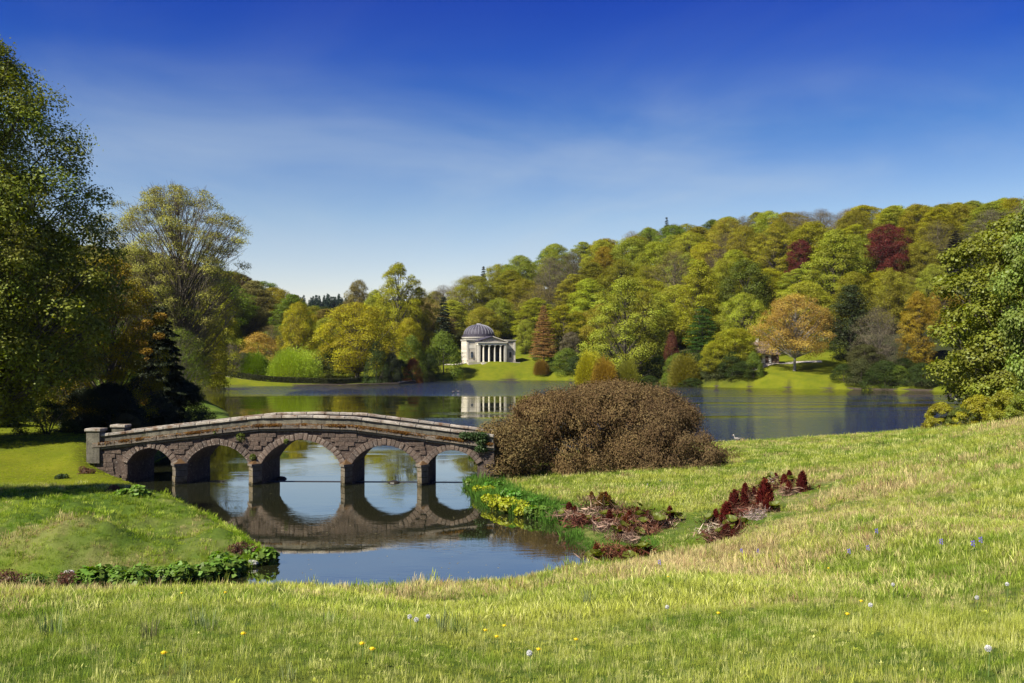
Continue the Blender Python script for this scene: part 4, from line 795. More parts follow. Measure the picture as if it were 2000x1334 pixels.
    for k in range(26):
        a = k*2*math.pi/26; m = MB(); m.tube([((r0+0.03)*math.cos(a), cy+(r0+0.03)*math.sin(a), z+0.03) for r0, z in prof], [0.075]*14, 4); m.build('dome_rib', M_RIB, T)
    m = MB(); m.lathe([(1.0, 14.6), (1.0, 15.0), (0.8, 15.15), (0.05, 15.2)], 24, 0, cy); m.build('oculus_cap', M_RIB, T)
temple()

# ------------------------------------------------------------------ the stone bridge
S0 = 597; KX = 59.4/F
def sx(px): return (px-S0)*KX
BR = empty('stone_bridge', (W(S0, 59.4), 59.4, 0), math.radians(-2.4)); tag(BR, 'old mossy stone bridge with five arches across the water', 'bridge')
WD = 4.0
_cs = [(-13.4, 2.90), (-12.3, 2.98), (-7.5, 3.55), (-2.8, 4.08), (0, 4.13), (2.9, 4.05), (7.2, 3.50), (11.0, 3.02), (13.5, 2.75)]
def cz(s): return float(np.interp(s, [c[0] for c in _cs], [c[1] for c in _cs]))
ARCH = [(sx(243), sx(333), 1.20, 0.92), (sx(362), sx(485), 1.24, 1.10), (sx(510), sx(666), 1.24, 1.42), (sx(688), sx(816), 1.24, 1.10), (sx(837), sx(933), 1.24, 0.84)]
AR = []
for a, b_, zs, hh in ARCH:
    w = (b_-a)/2; Rr = (w*w+hh*hh)/(2*hh); AR.append(((a+b_)/2, w, zs, hh, Rr, zs+hh-Rr))
def bottom(s):
    for c, w, zs, hh, Rr, zc in AR:
        if abs(s-c) < w: return zc + math.sqrt(max(Rr*Rr-(s-c)**2, 0))
    return None
def cornice_bottom(s): return cz(s)-0.92
# body: columns of masonry between the ends
SE0, SE1 = -12.9, 11.3
ss = sorted(set([round(v_, 4) for v_ in np.arange(SE0, SE1+0.01, 0.16)] + [round(c+k*w*0.9999, 4) for c, w, *_ in AR for k in (-1, -0.97, -0.9, 0.9, 0.97, 1)] + [round(c+k*w*1.0005, 4) for c, w, *_ in AR for k in (-1, 1)]))
m = MB()
for a, b_ in zip(ss[:-1], ss[1:]):
    mid_ = (a+b_)/2; op = bottom(mid_) is not None
    za = bottom(a) if op and bottom(a) is not None else (AR[0][2] if op else -1.4); zb = bottom(b_) if op and bottom(b_) is not None else (1.24 if op else -1.4)
    if b_-a < 1e-3: continue
    ta, tb = cornice_bottom(a)+0.1, cornice_bottom(b_)+0.1; o = len(m.v)
    m.v += [(a, 0, za), (b_, 0, zb), (b_, 0, tb), (a, 0, ta), (a, WD, za), (b_, WD, zb), (b_, WD, tb), (a, WD, ta)]
    m.f += [(o, o+1, o+2, o+3), (o+5, o+4, o+7, o+6)]
    if op: m.f.append((o, o+4, o+5, o+1))
for c, w, zs, hh, Rr, zc in AR:
    for s_ in (-1, 1):
        x = c+s_*w*1.0002; o = len(m.v); m.v += [(x, 0, -1.4), (x, WD, -1.4), (x, WD, zs), (x, 0, zs)]; m.f.append((o, o+1, o+2, o+3))
for x in (SE0, ss[-1]):
    o = len(m.v); m.v += [(x, 0, -1.4), (x, WD, -1.4), (x, WD, cornice_bottom(x)+0.1), (x, 0, cornice_bottom(x)+0.1)]; m.f.append((o, o+1, o+2, o+3))
m.build('bridge_body', M_STONE, BR)
# rough stones of the spandrels, each its own block
def ext(s, z, mg_):
    for c, w, zs, hh, Rr, zc in AR:
        if abs(s-c) < w+0.45 and math.hypot(s-c, z-zc) < Rr+mg_ and z > zs-0.6: return False
        if abs(s-c) < w and z < zs+0.02: return False
    return True
blk = []
for v_ in range(8):
    mbk = MB(); mbk.box(-0.5, 0.5, -0.5, 0.5, -0.5, 0.5); me = mbk.mesh('stone', M_STONE)
    for q in me.vertices: q.co += Vector((random.uniform(-.05, .05), random.uniform(-.1, .1), random.uniform(-.07, .07)))
    bm = bmesh.new(); bm.from_mesh(me); bmesh.ops.bevel(bm, geom=[e for e in bm.edges if abs((e.verts[0].co.y+e.verts[1].co.y)/2+0.5) < 0.15], offset=0.06, segments=1, affect='EDGES'); bm.to_mesh(me); bm.free(); blk.append(me)
z = 0.05; nst = 0
while z < 3.2:
    hgt_ = random.choice([0.20, 0.24, 0.27]); s = SE0+0.05 + random.uniform(0, 0.2)
    while s < SE1-0.3:
        ln = random.uniform(0.32, 0.62)
        ok = z+hgt_ < cornice_bottom(s)-0.02 and z+hgt_ < cornice_bottom(s+ln)-0.02 and all(ext(s+ln*k, z+hgt_*j, 0.40) for k in (0.05, 0.5, 0.95) for j in (0.05, 0.95))
        if ok and nst < 295:
            link('stone', random.choice(blk), BR, (s+ln/2, -0.02, z+hgt_/2), scale=(ln-0.02, random.uniform(0.08, 0.13), hgt_-0.02)); nst += 1
        s += ln if ok else 0.12
    z += hgt_
# voussoirs
for (c, w, zs, hh, Rr, zc), nv in zip(AR, (15, 19, 23, 19, 15)):
    a0 = math.acos(min(w/Rr, 1)); a1 = math.pi-a0; da = (a1-a0)/nv; mes = []
    for q in range(4):
        mm_ = MB(); g_ = 0.012/Rr; r0, r1 = Rr-0.01, Rr+0.36+random.uniform(-.03, .04); y0 = -0.09+random.uniform(-.02, .015)
        mm_.add([(r0*math.sin(x), y, r0*math.cos(x)) for y in (y0, 0.14) for x in (-da/2+g_, da/2-g_)] + [(r1*math.sin(x), y, r1*math.cos(x)) for y in (y0, 0.14) for x in (-da/2+g_, da/2-g_)], [(0, 1, 5, 4), (2, 6, 7, 3), (0, 4, 6, 2), (1, 3, 7, 5), (4, 5, 7, 6), (0, 2, 3, 1)])
        mes.append(mm_.mesh('voussoir', M_VOUS, bevel=0.014))
    for k in range(nv):
        th = a0+da*(k+0.5); link('voussoir', random.choice(mes), BR, (c, random.uniform(-.025, .02), zc), (0, math.pi/2-th+random.uniform(-.003, .003), 0), (1, 1, 1+random.uniform(-.004, .004)))
    link('voussoir', mes[0], BR, (c, 0, zc)).scale = (1.15, 1.35, 1.02)
# piers with pointed cutwaters
for (xa, xb), tipf in zip([(sx(333), sx(362)), (sx(485), sx(510)), (sx(666), sx(688)), (sx(816), sx(837))], (0.42, 0.5, 0.5, 0.5)):
    tip = xa+(xb-xa)*tipf; zt = -1.4; courses = [(-1.4, 0.10), (0.10, 0.48), (0.48, 0.82), (0.82, 1.10)]
    for j, (za, zb) in enumerate(courses):
        e = random.uniform(-0.02, 0.02); m = MB(); pl = [(xa-0.02+e, 0.0), (tip+e, -0.55), (xb+0.02+e, 0.0)]
        m.add([(x, y, zz) for zz in (za+0.012, zb-0.012) for x, y in pl], [(0, 1, 4, 3), (1, 2, 5, 4), (2, 0, 3, 5), (3, 4, 5), (0, 2, 1)]); m.build('pier_course', M_PIER, BR, bevel=0.01)
    m = MB(); pl = [(xa-0.10, 0.0), (tip, -0.70), (xb+0.10, 0.0)]
    m.add([(x, y, zz) for zz in (1.10, 1.24) for x, y in pl] + [((xa+xb)/2, 0.0, 1.50)], [(0, 1, 4, 3), (1, 2, 5, 4), (2, 0, 3, 5), (0, 2, 1), (3, 4, 6), (4, 5, 6)]); cap = m.build('pier_cap', M_CORN, BR)
# cornice, parapet panels and coping, front and back, in separate slabs
def slab(name, s0, s1, y0, y1, f0, f1, mat, bev=0.012, j=0.0, nseg=1):
    m = MB(); N_ = nseg+1; xs = np.linspace(s0, s1, N_); jj = random.uniform(-j, j)
    for x in xs: m.v += [(x, y0+jj, f0(x)), (x, y1+jj*0, f0(x)), (x, y1+jj*0, f1(x)+jj*0.5), (x, y0+jj, f1(x)+jj*0.5)]
    for k in range(nseg):
        a = k*4; b_ = a+4; m.f += [(a, a+1, b_+1, b_), (a+1, a+2, b_+2, b_+1), (a+2, a+3, b_+3, b_+2), (a+3, a, b_, b_+3)]
    m.f += [(0, 3, 2, 1), (nseg*4, nseg*4+1, nseg*4+2, nseg*4+3)]
    return m.build(name, mat, BR, bevel=bev)
for side in (0, 1):
    yo = (lambda y: y) if side == 0 else (lambda y: WD-y)
    def yy(a, b_): p_, q_ = yo(a), yo(b_); return min(p_, q_), max(p_, q_)
    s = -12.9; 
    while s < 11.1:
        l = random.uniform(0.85, 1.25); e = min(s+l, 11.25)
        if e-s > 0.3: slab('coping_stone', s+0.008, e-0.008, *yy(-0.10, 0.36), lambda x: cz(x)-0.17, cz, M_COPE, 0.03, 0.014, 2)
        s = e
    s = -12.6
    while s < 11.1:
        l = random.uniform(1.3, 1.9); e = min(s+l, 11.22)
        if e-s > 0.3: slab('parapet_panel', s+0.005, e-0.005, *yy(0.0, 0.28), lambda x: cz(x)-0.52, lambda x: cz(x)-0.172, M_PARA, 0.006, 0.006, 2)
        s = e
    s = -12.9
    while s < 11.1:
        l = random.uniform(1.0, 1.5); e = min(s+l, 11.3)
        if e-s > 0.3:
            slab('cornice_stone', s+0.006, e-0.006, *yy(-0.26, 0.4), lambda x: cz(x)-0.80, lambda x: cz(x)-0.523, M_CORN, 0.03, 0.015, 2)
            slab('cornice_moulding', s+0.004, e-0.004, *yy(-0.14, 0.4), lambda x: cz(x)-0.93, lambda x: cz(x)-0.803, M_CORN, 0.02, 0.01, 2)
        s = e
slab('deck', -12.9, 11.25, 0.41, WD-0.41, lambda x: cz(x)-0.93, lambda x: cz(x)-0.72, M_DARKSOIL, 0, 0, 24)
for sd_, yb in ((-1, 0.0), (-1, WD-0.55)):
    m = MB(); m.box(-13.25, -12.42, yb-0.22, yb+0.6, 1.2, 3.12); pl = m.build('end_pillar', M_PARA, BR, bevel=0.02)
    m = MB(); m.box(-13.33, -12.34, yb-0.30, yb+0.68, 3.123, 3.30); m.build('pillar_cap', M_COPE, pl, bevel=0.03)
# moss and small plants rooted on the ledges
r = np.random.default_rng(77); n = 16000; s = r.uniform(-12.5, 11.2, n); den = fbm(s*1.1, s*0, 3, 4); k = r.random(n) < np.clip((den-0.36)*4, 0.08, 1); s = s[k]; n = len(s)
zc_ = np.interp(s, [c[0] for c in _cs], [c[1] for c in _cs]); edge = r.random(n) < 0.5
P = np.stack([s, np.where(edge, -0.27+r.normal(0, 0.015, n), r.uniform(-0.26, 0.0, n)), np.where(edge, zc_-0.55-0.10*r.random(n)**2, zc_-0.515+0.03*r.random(n))], 1)
v, f, va = cards(P, unit(r.normal(size=(n, 3))+np.array([0, -0.4, 0.9])), r.normal(size=(n, 3)), np.full(n, 0.07), np.full(n, 0.05), r.random(n))
mo = link('moss', mesh_np('moss', v, f, M_MOSS, va), BR); mo.color = (0.15, 0.075, 0.018, 1); tag(mo, kind='stuff')
def leafblob(name, n, cen, rad, leaf, color, seed, parent=None, label=None, cat=None, group=None, kind=None, aspect=0.6, mat=None, up=0.5, squash=1.0):
    r = np.random.default_rng(seed); cen = np.atleast_2d(cen); rad = np.atleast_1d(rad); i = r.integers(0, len(cen), n); D = rnd_dirs(r, n)
    P = cen[i] + D*(rad[i % len(rad)]*(0.55+0.45*r.random(n)**0.5))[:, None]*np.array([1, 1, squash]); l = leaf*(0.6+0.8*r.random(n))
    v, f, va = cards(P, unit(D*0.7+r.normal(size=(n, 3))*0.5+np.array([0, 0, up])), r.normal(size=(n, 3))+np.array([0, 0, 0.3]), l, l*aspect, np.clip(0.5+(D[:, 2])*0.15+r.normal(0, 0.2, n), 0, 1))
    o = link(name, mesh_np(name, v, f, mat or M_NEAR, va), parent); o.color = (*color, 1)
    if label: tag(o, label, cat, group)
    if kind: tag(o, kind=kind)
    return o
bwp = lambda s_, y, z: BR.matrix_basis @ Vector((s_, y, z))
cen = [tuple(bwp(sx(p_), -0.15+random.uniform(-.15, .1), zz)) for p_ in range(905, 952, 4) for zz in (2.95, 2.6, 2.2) if not (p_ < 930 and zz < 2.8)]
leafblob('ivy', 2600, cen, [0.24], 0.11, (0.04, 0.075, 0.02), 5, label='dark ivy covering the right end of the bridge', cat='ivy')
for i, (px, py, sz, lab) in enumerate([(470, 854, 0.28, 'small green plant rooted in the spandrel left of the centre arch'), (494, 893, 0.2, 'tuft of ferns on the second pier cap'), (560, 862, 0.15, 'tiny weed on the arch stones left of the bridge centre'), (420, 845, 0.15, 'moss tuft hanging under the cornice over the second arch')]):
    s_ = sx(px); c = bwp(s_, -0.16, Z(py, 59.2)); leafblob('wall_plant', 260, [tuple(c)], [sz], 0.09, (0.10, 0.13, 0.02), 50+i, label=lab, cat='plant')

slab('weir_sill', sx(500), sx(926), 1.1, 1.5, lambda x: -0.4, lambda x: 0.02, M_LOG, 0, 0.0, 4)

# ------------------------------------------------------------------ near trees
big = tree_meshes(301, 28, 18.5, 0.16, 'tall', 200, 0.085, 160000, 0.20, hole=0.34, twigs=5, limbs=0.9, trunk_r=0.014, mat=M_NEAR, leaf_w=0.55, twl=1.2)
place_tree('tall_tree', big, W(-45, 70), 70, 28.6, 21, 28, 18.5, (0.19, 0.225, 0.035), 'very tall dark leafy tree filling the left edge of the view')
mid = tree_meshes(302, 18, 13, 0.10, 'round', 170, 0.075, 80000, 0.18, hole=0.5, twigs=6, limbs=1.0, trunk_r=0.018, mat=M_NEAR, leaf_w=0.6, droop=0.12, twl=1.3)
place_tree('spreading_tree', mid, W(-55, 67), 67, 19.6, 15.6, 18, 13, (0.23, 0.25, 0.040), 'bright-leaved spreading tree with dark drooping boughs over the left lawn', sink=0.1)
olv = tree_meshes(303, 16, 9.5, 0.03, 'round', 130, 0.08, 60000, 0.16, hole=0.5, twigs=8, limbs=1.0, trunk_r=0.014, mat=M_DRY, leaf_w=0.45, droop=0.1, twl=1.4)
place_tree('olive_tree', olv, W(215, 84), 84, 14.8, 9.6, 16, 9.5, (0.27, 0.225, 0.03), 'golden olive fine-leaved tree between the left-edge tree and the dark conifer')
place_tree('olive_tree', olv, W(130, 96), 96, 15.5, 10, 16, 9.5, (0.20, 0.205, 0.03), 'dull green fine-leaved tree behind the drooping boughs at left', rz=2)
vase = tree_meshes(304, 31, 18.5, 0.13, 'vase', 300, 0.05, 110000, 0.19, hole=0.45, twigs=9, limbs=1.0, trunk_r=0.011, mat=M_DRY, leaf_w=0.4, bark=M_TWIG, fan=True, twl=1.7, up=0.1, twigr=0.03)
place_tree('elegant_tree', vase, W(340, 145), 145, Z(362, 145)-ground(W(340, 145), 145), 22, 31, 18.5, (0.31, 0.31, 0.075), 'tall thin-leaved tree with many upright bare limbs against the sky', rz=0.6)
for i, (px, top, w, d, c, k, lab) in enumerate([(60, 470, 17, 135, G_O, 'round0', 'olive tree far behind the left-edge tree trunk'), (150, 520, 16, 160, G_M, 'round1', 'green tree far behind the left boughs, near the dull green tree'), (235, 540, 16, 170, G_O, 'oak0', 'olive oak behind the golden olive tree'),
        (300, 590, 13, 150, G_M, 'round2', 'green tree under the thin-leaved tree, left of its trunk'), (372, 585, 13, 165, G_O, 'oak1', 'yellowish rounded tree behind the lower limbs of the thin-leaved tree'), (415, 560, 15, 250, G_Y, 'round3', 'yellow-green tree right below the drooping limbs of the thin-leaved tree'),
        (-40, 560, 16, 110, G_D, 'round3', 'dark tree beyond the left lawn at the frame edge'), (352, 640, 9, 128, G_M, 'twiggy1', 'thin greenish tree between the dark conifer and the lake'), (385, 655, 12, 235, G_Y, 'twiggy0', 'pale thin shrub-like tree on the far bank right of the dark conifer')]):
    ms, H0, W0 = PR[k]; x = W(px, d); g = ground(x, d); place_tree('bank_tree', ms, x, d, Z(top, d)-g, w, H0, W0, tuple(np.array(c)*0.95), lab, rz=i*1.3)
con = conifer_meshes(310, 11.5, 7.2, 0.0, 60000, 0.26, 30, 0.28, 0.3, 0.55, M_NEEDLE)
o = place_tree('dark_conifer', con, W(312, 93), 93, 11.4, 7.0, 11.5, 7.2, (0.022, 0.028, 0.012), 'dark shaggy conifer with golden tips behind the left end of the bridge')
tips = [(-1.6+random.uniform(-1.3, 1.3), -2.2+random.uniform(-.6, .6), z) for z in (2.6, 3.3, 3.9)] + [(random.uniform(-1.2, 0.9), -1.5+random.uniform(-.5, .5), z) for z in (6.4, 7.2, 8.0, 8.6, 9.2, 9.8, 10.4)]
leafblob('golden_tips', 5200, tips, [0.62], 0.17, (0.30, 0.19, 0.03), 12, parent=o, mat=M_NEEDLE, aspect=0.35, squash=0.55)
nb = tree_meshes(320, 5, 7, 0.0, 'dome', 70, 0.12, 42000, 0.14, hole=0.3, trunk_r=0.02, limbs=0.3, mat=M_NEAR, minr=0.7)
for i, (px, d, h, w, c, lab) in enumerate([(352, 96, 4.6, 6.2, (0.022, 0.032, 0.012), 'black-green bush at the right foot of the dark conifer'), (272, 88, 4.6, 6.0, (0.020, 0.028, 0.012), 'dark evergreen bush between the olive tree and the conifer'), (215, 80, 4.0, 6.0, (0.018, 0.026, 0.012), 'dark bush behind the left end pillar of the bridge'),
        (165, 82, 3.6, 5.0, (0.022, 0.032, 0.012), 'dark bush left of the bridge end pillar'), (30, 100, 4.5, 9, (0.03, 0.045, 0.015), 'dark bank of bushes beyond the lawn at the left edge'), (110, 108, 5, 10, (0.028, 0.04, 0.014), 'dark bank of bushes beyond the small many-stemmed bush'),
        (246, 76, 1.9, 2.6, (0.10, 0.085, 0.03), 'small reddish-olive shrub directly behind the bridge parapet'), (-80, 88, 5, 10, (0.03, 0.045, 0.015), 'dark bushes at the far left frame edge')]):
    place_shrub('evergreen_bush', nb, W(px, d), d, h, w, 5, 7, c, lab, rz=i*1.9)
ms_b = tree_meshes(322, 2.6, 4.6, 0.12, 'dome', 46, 0.10, 9000, 0.10, hole=0.5, trunk_r=0.02, limbs=1.0, mat=M_NEAR, minr=0.6, twigs=3)
o = place_shrub('multistem_bush', (None, ms_b[1]), W(92, 76), 76, 2.5, 4.6, 2.6, 4.6, (0.045, 0.065, 0.018), 'small dark many-stemmed bush on the lawn at the left')
m = MB()
for k in range(9):
    a = k*0.7; m.tube([(0.12*math.cos(a), 0.12*math.sin(a), -0.1), (0.5*math.cos(a), 0.35*math.sin(a), 0.8), (1.2*math.cos(a), 0.9*math.sin(a), 1.7)], [0.05, 0.04, 0.02], 5)
m.build('stem', M_BARK, o)
# trees just outside the frame on the left that throw the shadow bands over the lawn
off = PR['round1']
place_tree('lawn_tree', off[0], -38, 32.5, 27, 9.5, 20, 16, G_O, 'tree beside the lawn just beyond the left frame edge')
# right edge
rt = tree_meshes(330, 17, 14.5, 0.0, 'round', 150, 0.085, 90000, 0.25, hole=0.42, twigs=4, limbs=0.8, trunk_r=0.02, mat=M_NEAR, leaf_w=0.75, up=0.5, flat=0.6)
place_tree('large_leaved_tree', rt, W(1990, 80), 80, 16.6, 14.2, 17, 14.5, (0.185, 0.21, 0.028), 'broad large-leaved green tree at the right edge above the lake')
place_tree('large_leaved_tree', rt, W(2085, 72), 72, 17.5, 11, 17, 14.5, (0.19, 0.25, 0.05), 'paler green tree cut off by the right frame edge', rz=2.2)
ys = tree_meshes(332, 2.6, 3.6, 0.0, 'dome', 60, 0.10, 16000, 0.16, hole=0.45, leaf_w=0.35, trunk_r=0.01, limbs=0.5, mat=M_NEAR, minr=0.6, fan=True)
for i, (px, d, h, w, c, lab) in enumerate([(1838, 77, 2.0, 3.0, (0.30, 0.29, 0.028), 'leftmost yellow-green shrub on the slope below the right-edge tree'), (1876, 76, 1.5, 2.2, (0.12, 0.15, 0.025), 'low green shrub between the yellow shrubs on the right slope'), (1912, 73, 2.2, 3.2, (0.32, 0.31, 0.028), 'tall yellow-green shrub on the slope, second from left'),
        (1962, 70, 2.3, 3.0, (0.27, 0.28, 0.028), 'yellow-green shrub near the right frame edge'), (2010, 67, 2.0, 3.0, (0.2, 0.24, 0.03), 'green shrub cut by the right frame edge')]):
    place_shrub('yellow_shrub', ys, W(px, d), d, h, w, 2.6, 3.6, c, lab, rz=i*2.1)
# the big brown bush
bush = tree_meshes(340, 5.6, 15, 0.0, 'mound', 120, 0.085, 160000, 0.16, hole=0.5, twigs=3, limbs=0.7, trunk_r=0.03, mat=M_DRY, leaf_w=0.32, fan=True, minr=0.82, depth=0.75, flat=0.75)
bl = tree_meshes(341, 4.2, 11, 0.0, 'mound', 75, 0.095, 80000, 0.16, hole=0.5, twigs=3, limbs=0.7, trunk_r=0.03, mat=M_DRY, leaf_w=0.32, fan=True, minr=0.8, depth=0.8, flat=0.75)
bo = empty('brown_bush', (W(1200, 66.5), 66.5, 0.12)); tag(bo, 'huge domed brown-leaved bush beside the right end of the bridge', 'bush')
for nm, me, off_, sc_, c in [('foliage', bush[1], (0, 0, 0), (0.98, 1, 1.0), (0.155, 0.110, 0.05)), ('stem', bush[0], (0, 0, 0), (1, 1, 0.98), None), ('foliage', bl[1], (-4.0, -2.3, -0.3), (0.84, 0.95, 1.27), (0.160, 0.113, 0.05)), ('foliage', bl[1], (2.2, -1.8, -0.2), (0.80, 0.80, 1.12), (0.145, 0.105, 0.05))]:
    c_ = link(nm, me, bo, off_, (0, 0, 2.4 if off_[0] > 1 else 0), sc_)
    if c: c_.color = (*c, 1)

e_ = [(W(px, dd)-W(1200, 66.5), dd-66.5, z-0.12) for px, dd, z in [(955, 60.5, 2.2), (962, 60, 1.5), (970, 59.5, 0.9), (958, 61.5, 2.7), (985, 60, 2.4), (990, 59.5, 1.3), (1010, 60, 2.0), (975, 61, 3.0), (1005, 61, 3.0), (1030, 60.5, 1.2), (1035, 61, 2.6)]]
c_ = leafblob('foliage', 15000, e_, [1.0], 0.17, (0.158, 0.118, 0.05), 345, parent=bo, mat=M_DRY, aspect=0.32)
# ------------------------------------------------------------------ waterside plants
def patch(px, py): x, y, z = hit(px, py); return x, y, z
WP = [(925, 950, .45, 0), (944, 966, .5, 1), (962, 984, .55, 1), (985, 992, .6, 1), (1008, 1001, .6, 1), (1030, 1006, .5, 1), (1052, 1010, .55, 0), (930, 930, .5, 0), (960, 958, .5, 2), (1000, 975, .5, 2), (1040, 985, .45, 2), (1065, 1008, .4, 0)]
for i, (px, py, rd, ty) in enumerate(WP):
    x, y, z = patch(px, py); cl_ = [(x+random.uniform(-.4, .4)*rd*2, y+random.uniform(-.3, .3), z+rd*0.35+random.uniform(-.1, .1)) for _ in range(6)]
    leafblob('marsh_plant', 900, cl_, [rd*0.62], 0.15, [(0.12, 0.20, 0.03), (0.33, 0.36, 0.03), (0.10, 0.22, 0.03)][ty], 400+i, label='%s waterside plant %s' % (['dark green', 'yellow-flecked', 'bright green'][ty], ['directly under the last arch of the bridge', 'just right of the last arch, at the water', 'third along the right bank from the bridge', 'fourth along the right bank from the bridge', 'at the middle of the yellow bank planting', 'right of the middle of the yellow bank planting', 'dark clump at the corner of the inlet', 'at the foot of the bridge end wall', 'on the bank above the first yellow plants', 'on the bank above the middle yellow plants', 'on the bank below the brown bush, rightmost', 'at the right end of the bank planting'][i]), cat='plant', group='waterside plants on the right bank', aspect=0.75, squash=0.7)
LPn = [(500, 1096, .5, 0, 'leafy butterbur at the tip of the left bank'), (455, 1108, .55, 0, 'leafy butterbur near the tip of the left bank'), (415, 1120, .55, 0, 'large-leaved plant on the left bank, right of its middle'), (375, 1128, .55, 0, 'large-leaved plant at the middle of the left bank edge'), (335, 1134, .5, 0, 'large-leaved plant left of the middle of the left bank edge'),
       (235, 1140, .6, 0, 'large leafy clump at the waterline in the lower left'), (195, 1138, .55, 0, 'second leafy clump at the waterline in the lower left'), (95, 1142, .5, 1, 'low green clump between the two brown heaps'), (258, 968, .5, 2, 'bright green plant at the water left of the first arch'),
       (225, 905, .5, 3, 'dark plant against the left bridge abutment'), (200, 885, .5, 3, 'dark plant under the left bridge end pillar'), (125, 935, .3, 3, 'small dark weed on the left lawn slope'), (165, 925, .35, 4, 'reddish weed on the left lawn slope near the bridge'), (215, 960, .35, 4, 'brownish dock by the water left of the first arch'),
       (150, 1146, .45, 5, 'withered brown heap of stalks beside the leafy clump'), (25, 1146, .6, 5, 'withered red-brown heap of stalks at the lower left edge'), (60, 1152, .35, 1, 'low green tuft right of the red-brown heap'), (480, 1080, .35, 5, 'brown dry weeds above the tip of the left bank')]
lc = [(0.13, 0.22, 0.035), (0.09, 0.15, 0.025), (0.17, 0.27, 0.05), (0.03, 0.05, 0.015), (0.12, 0.06, 0.035), (0.13, 0.06, 0.04)]
for i, (px, py, rd, ty, lab) in enumerate(LPn):
    x, y, z = patch(px, py); rd *= 1.12; cl_ = [(x+random.uniform(-.5, .5)*rd*2, y+random.uniform(-.3, .3), z+rd*0.30+random.uniform(-.2, .1)) for _ in range(7)]
    leafblob('bank_plant', 800 if ty in (0, 2) else 1500, cl_, [rd*0.6], 0.20 if ty in (0, 2) else 0.10, lc[ty], 500+i, label=lab, cat='plant', group='plants along the left bank', aspect=0.85 if ty in (0, 2) else 0.35, squash=0.8, up=0.9 if ty in (0, 2) else 0.2)

# gunnera: bristly red cones, old stalks and young leaves
M_CONE = leaf_mat('bristly_cone', 0.1, 0.7, 0.0, 0.02)
def cone_mesh(seed, h=0.7, rad=0.15):
    r = np.random.default_rng(seed); n = 520; t_ = r.random(n); a = r.random(n)*6.283; R = rad*np.clip(1.15*np.sqrt(np.clip(1-t_**2.2, 0, 1))*(0.72+0.5*t_*(1-t_)*2), 0.02, 2)
    P = np.stack([R*np.cos(a), R*np.sin(a), h*t_], 1); U = unit(np.stack([np.cos(a)*0.8, np.sin(a)*0.8, 0.9+0*t_], 1)+r.normal(size=(n, 3))*0.25)
    v, f, va = cards(P, unit(np.cross(U, r.normal(size=(n, 3)))), U, np.full(n, 0.09), np.full(n, 0.022), r.random(n))
    m_ = MB(); m_.lathe([(rad*0.7, -0.1), (rad*0.95, h*0.15), (rad*0.92, h*0.5), (rad*0.55, h*0.82), (0.01, h*0.97)], 10)
    cv = np.array([tuple(p_) for p_ in m_.v]); cf = np.array(m_.f)+len(v)
    return mesh_np('flower_cone', np.concatenate([v, cv]), np.concatenate([f, cf]), M_CONE, np.concatenate([va, np.full(len(cv), 0.05)]))
CM = [cone_mesh(600+i) for i in range(3)]
def gleaf(seed):
    """young umbrella-like leaf on a stout stalk"""
    r = np.random.default_rng(seed); n = 11; V = [(0, 0, 0.34)]; Fq = []
    for k in range(n):
        a = k*2*math.pi/n; q = 0.22*(0.85+0.3*r.random()); V += [(q*0.55*math.cos(a), q*0.55*math.sin(a), 0.36+0.03*r.random()), (q*math.cos(a), q*math.sin(a), 0.42+0.05*r.random())]
    for k in range(n):
        a, b_ = 1+2*k, 1+2*((k+1) % n); Fq += [(0, a, b_, b_), (a, a+1, b_+1, b_)]
    m_ = MB(); m_.v = V; m_.f = [(0, q[1], q[2]) if q[2] == q[3] else q for q in Fq]; m_.tube([(0, 0, -0.1), (0.02, 0, 0.35)], [0.02, 0.014], 5)
    me = m_.mesh('young_leaf', M_NEAR); at_ = me.attributes.new('var', 'FLOAT', 'POINT'); at_.data.foreach_set('value', r.random(len(me.vertices)).astype(np.float32)*0.5+0.3); return me
GM = [gleaf(i) for i in range(3)]
def debris(n, rad, seed):
    r = np.random.default_rng(seed); P = np.stack([r.normal(0, rad*0.45, n), r.normal(0, rad*0.35, n), np.abs(r.normal(0, 0.09, n))+0.02], 1)
    U = unit(r.normal(size=(n, 3))*np.array([1, 1, 0.45])+np.array([0, 0, -0.1])); v, f, va = cards(P, unit(r.normal(size=(n, 3))+np.array([0, -0.3, 0.8])), U, np.abs(r.normal(0.22, 0.10, n)), np.abs(r.normal(0.016, 0.010, n)), r.random(n)); return mesh_np('dead_stalks', v, f, M_CONE, va)
DM = [debris(260, 0.5, 700+i) for i in range(3)]
GA = [(210, 440, 70), (235, 445, 55), (360, 345, 50), (405, 395, 80), (430, 385, 75), (452, 395, 65), (650, 430, 42), (715, 445, 38), (860, 470, 70), (590, 485, 60), (575, 530, 66), (535, 580, 55), (640, 520, 50), (700, 475, 40), (470, 480, 60), (290, 480, 45), (400, 735, 85), (435, 730, 60), (635, 715, 55), (725, 695, 42), (548, 715, 50), (590, 720, 45), (610, 560, 40), (760, 500, 40), (780, 505, 38)]
GB = [(1230, 510, 115), (1165, 490, 70), (1272, 395, 92), (1355, 395, 80), (1478, 400, 140), (1500, 410, 90), (1350, 305, 62), (1410, 400, 35), (1420, 310, 50), (1605, 245, 60), (1645, 225, 62), (1635, 295, 62), (1720, 270, 88), (1300, 525, 50), (1215, 600, 85), (1272, 590, 50), (1480, 262, 55), (1440, 345, 45), (1550, 215, 45), (1160, 602, 40)]
gn = 0
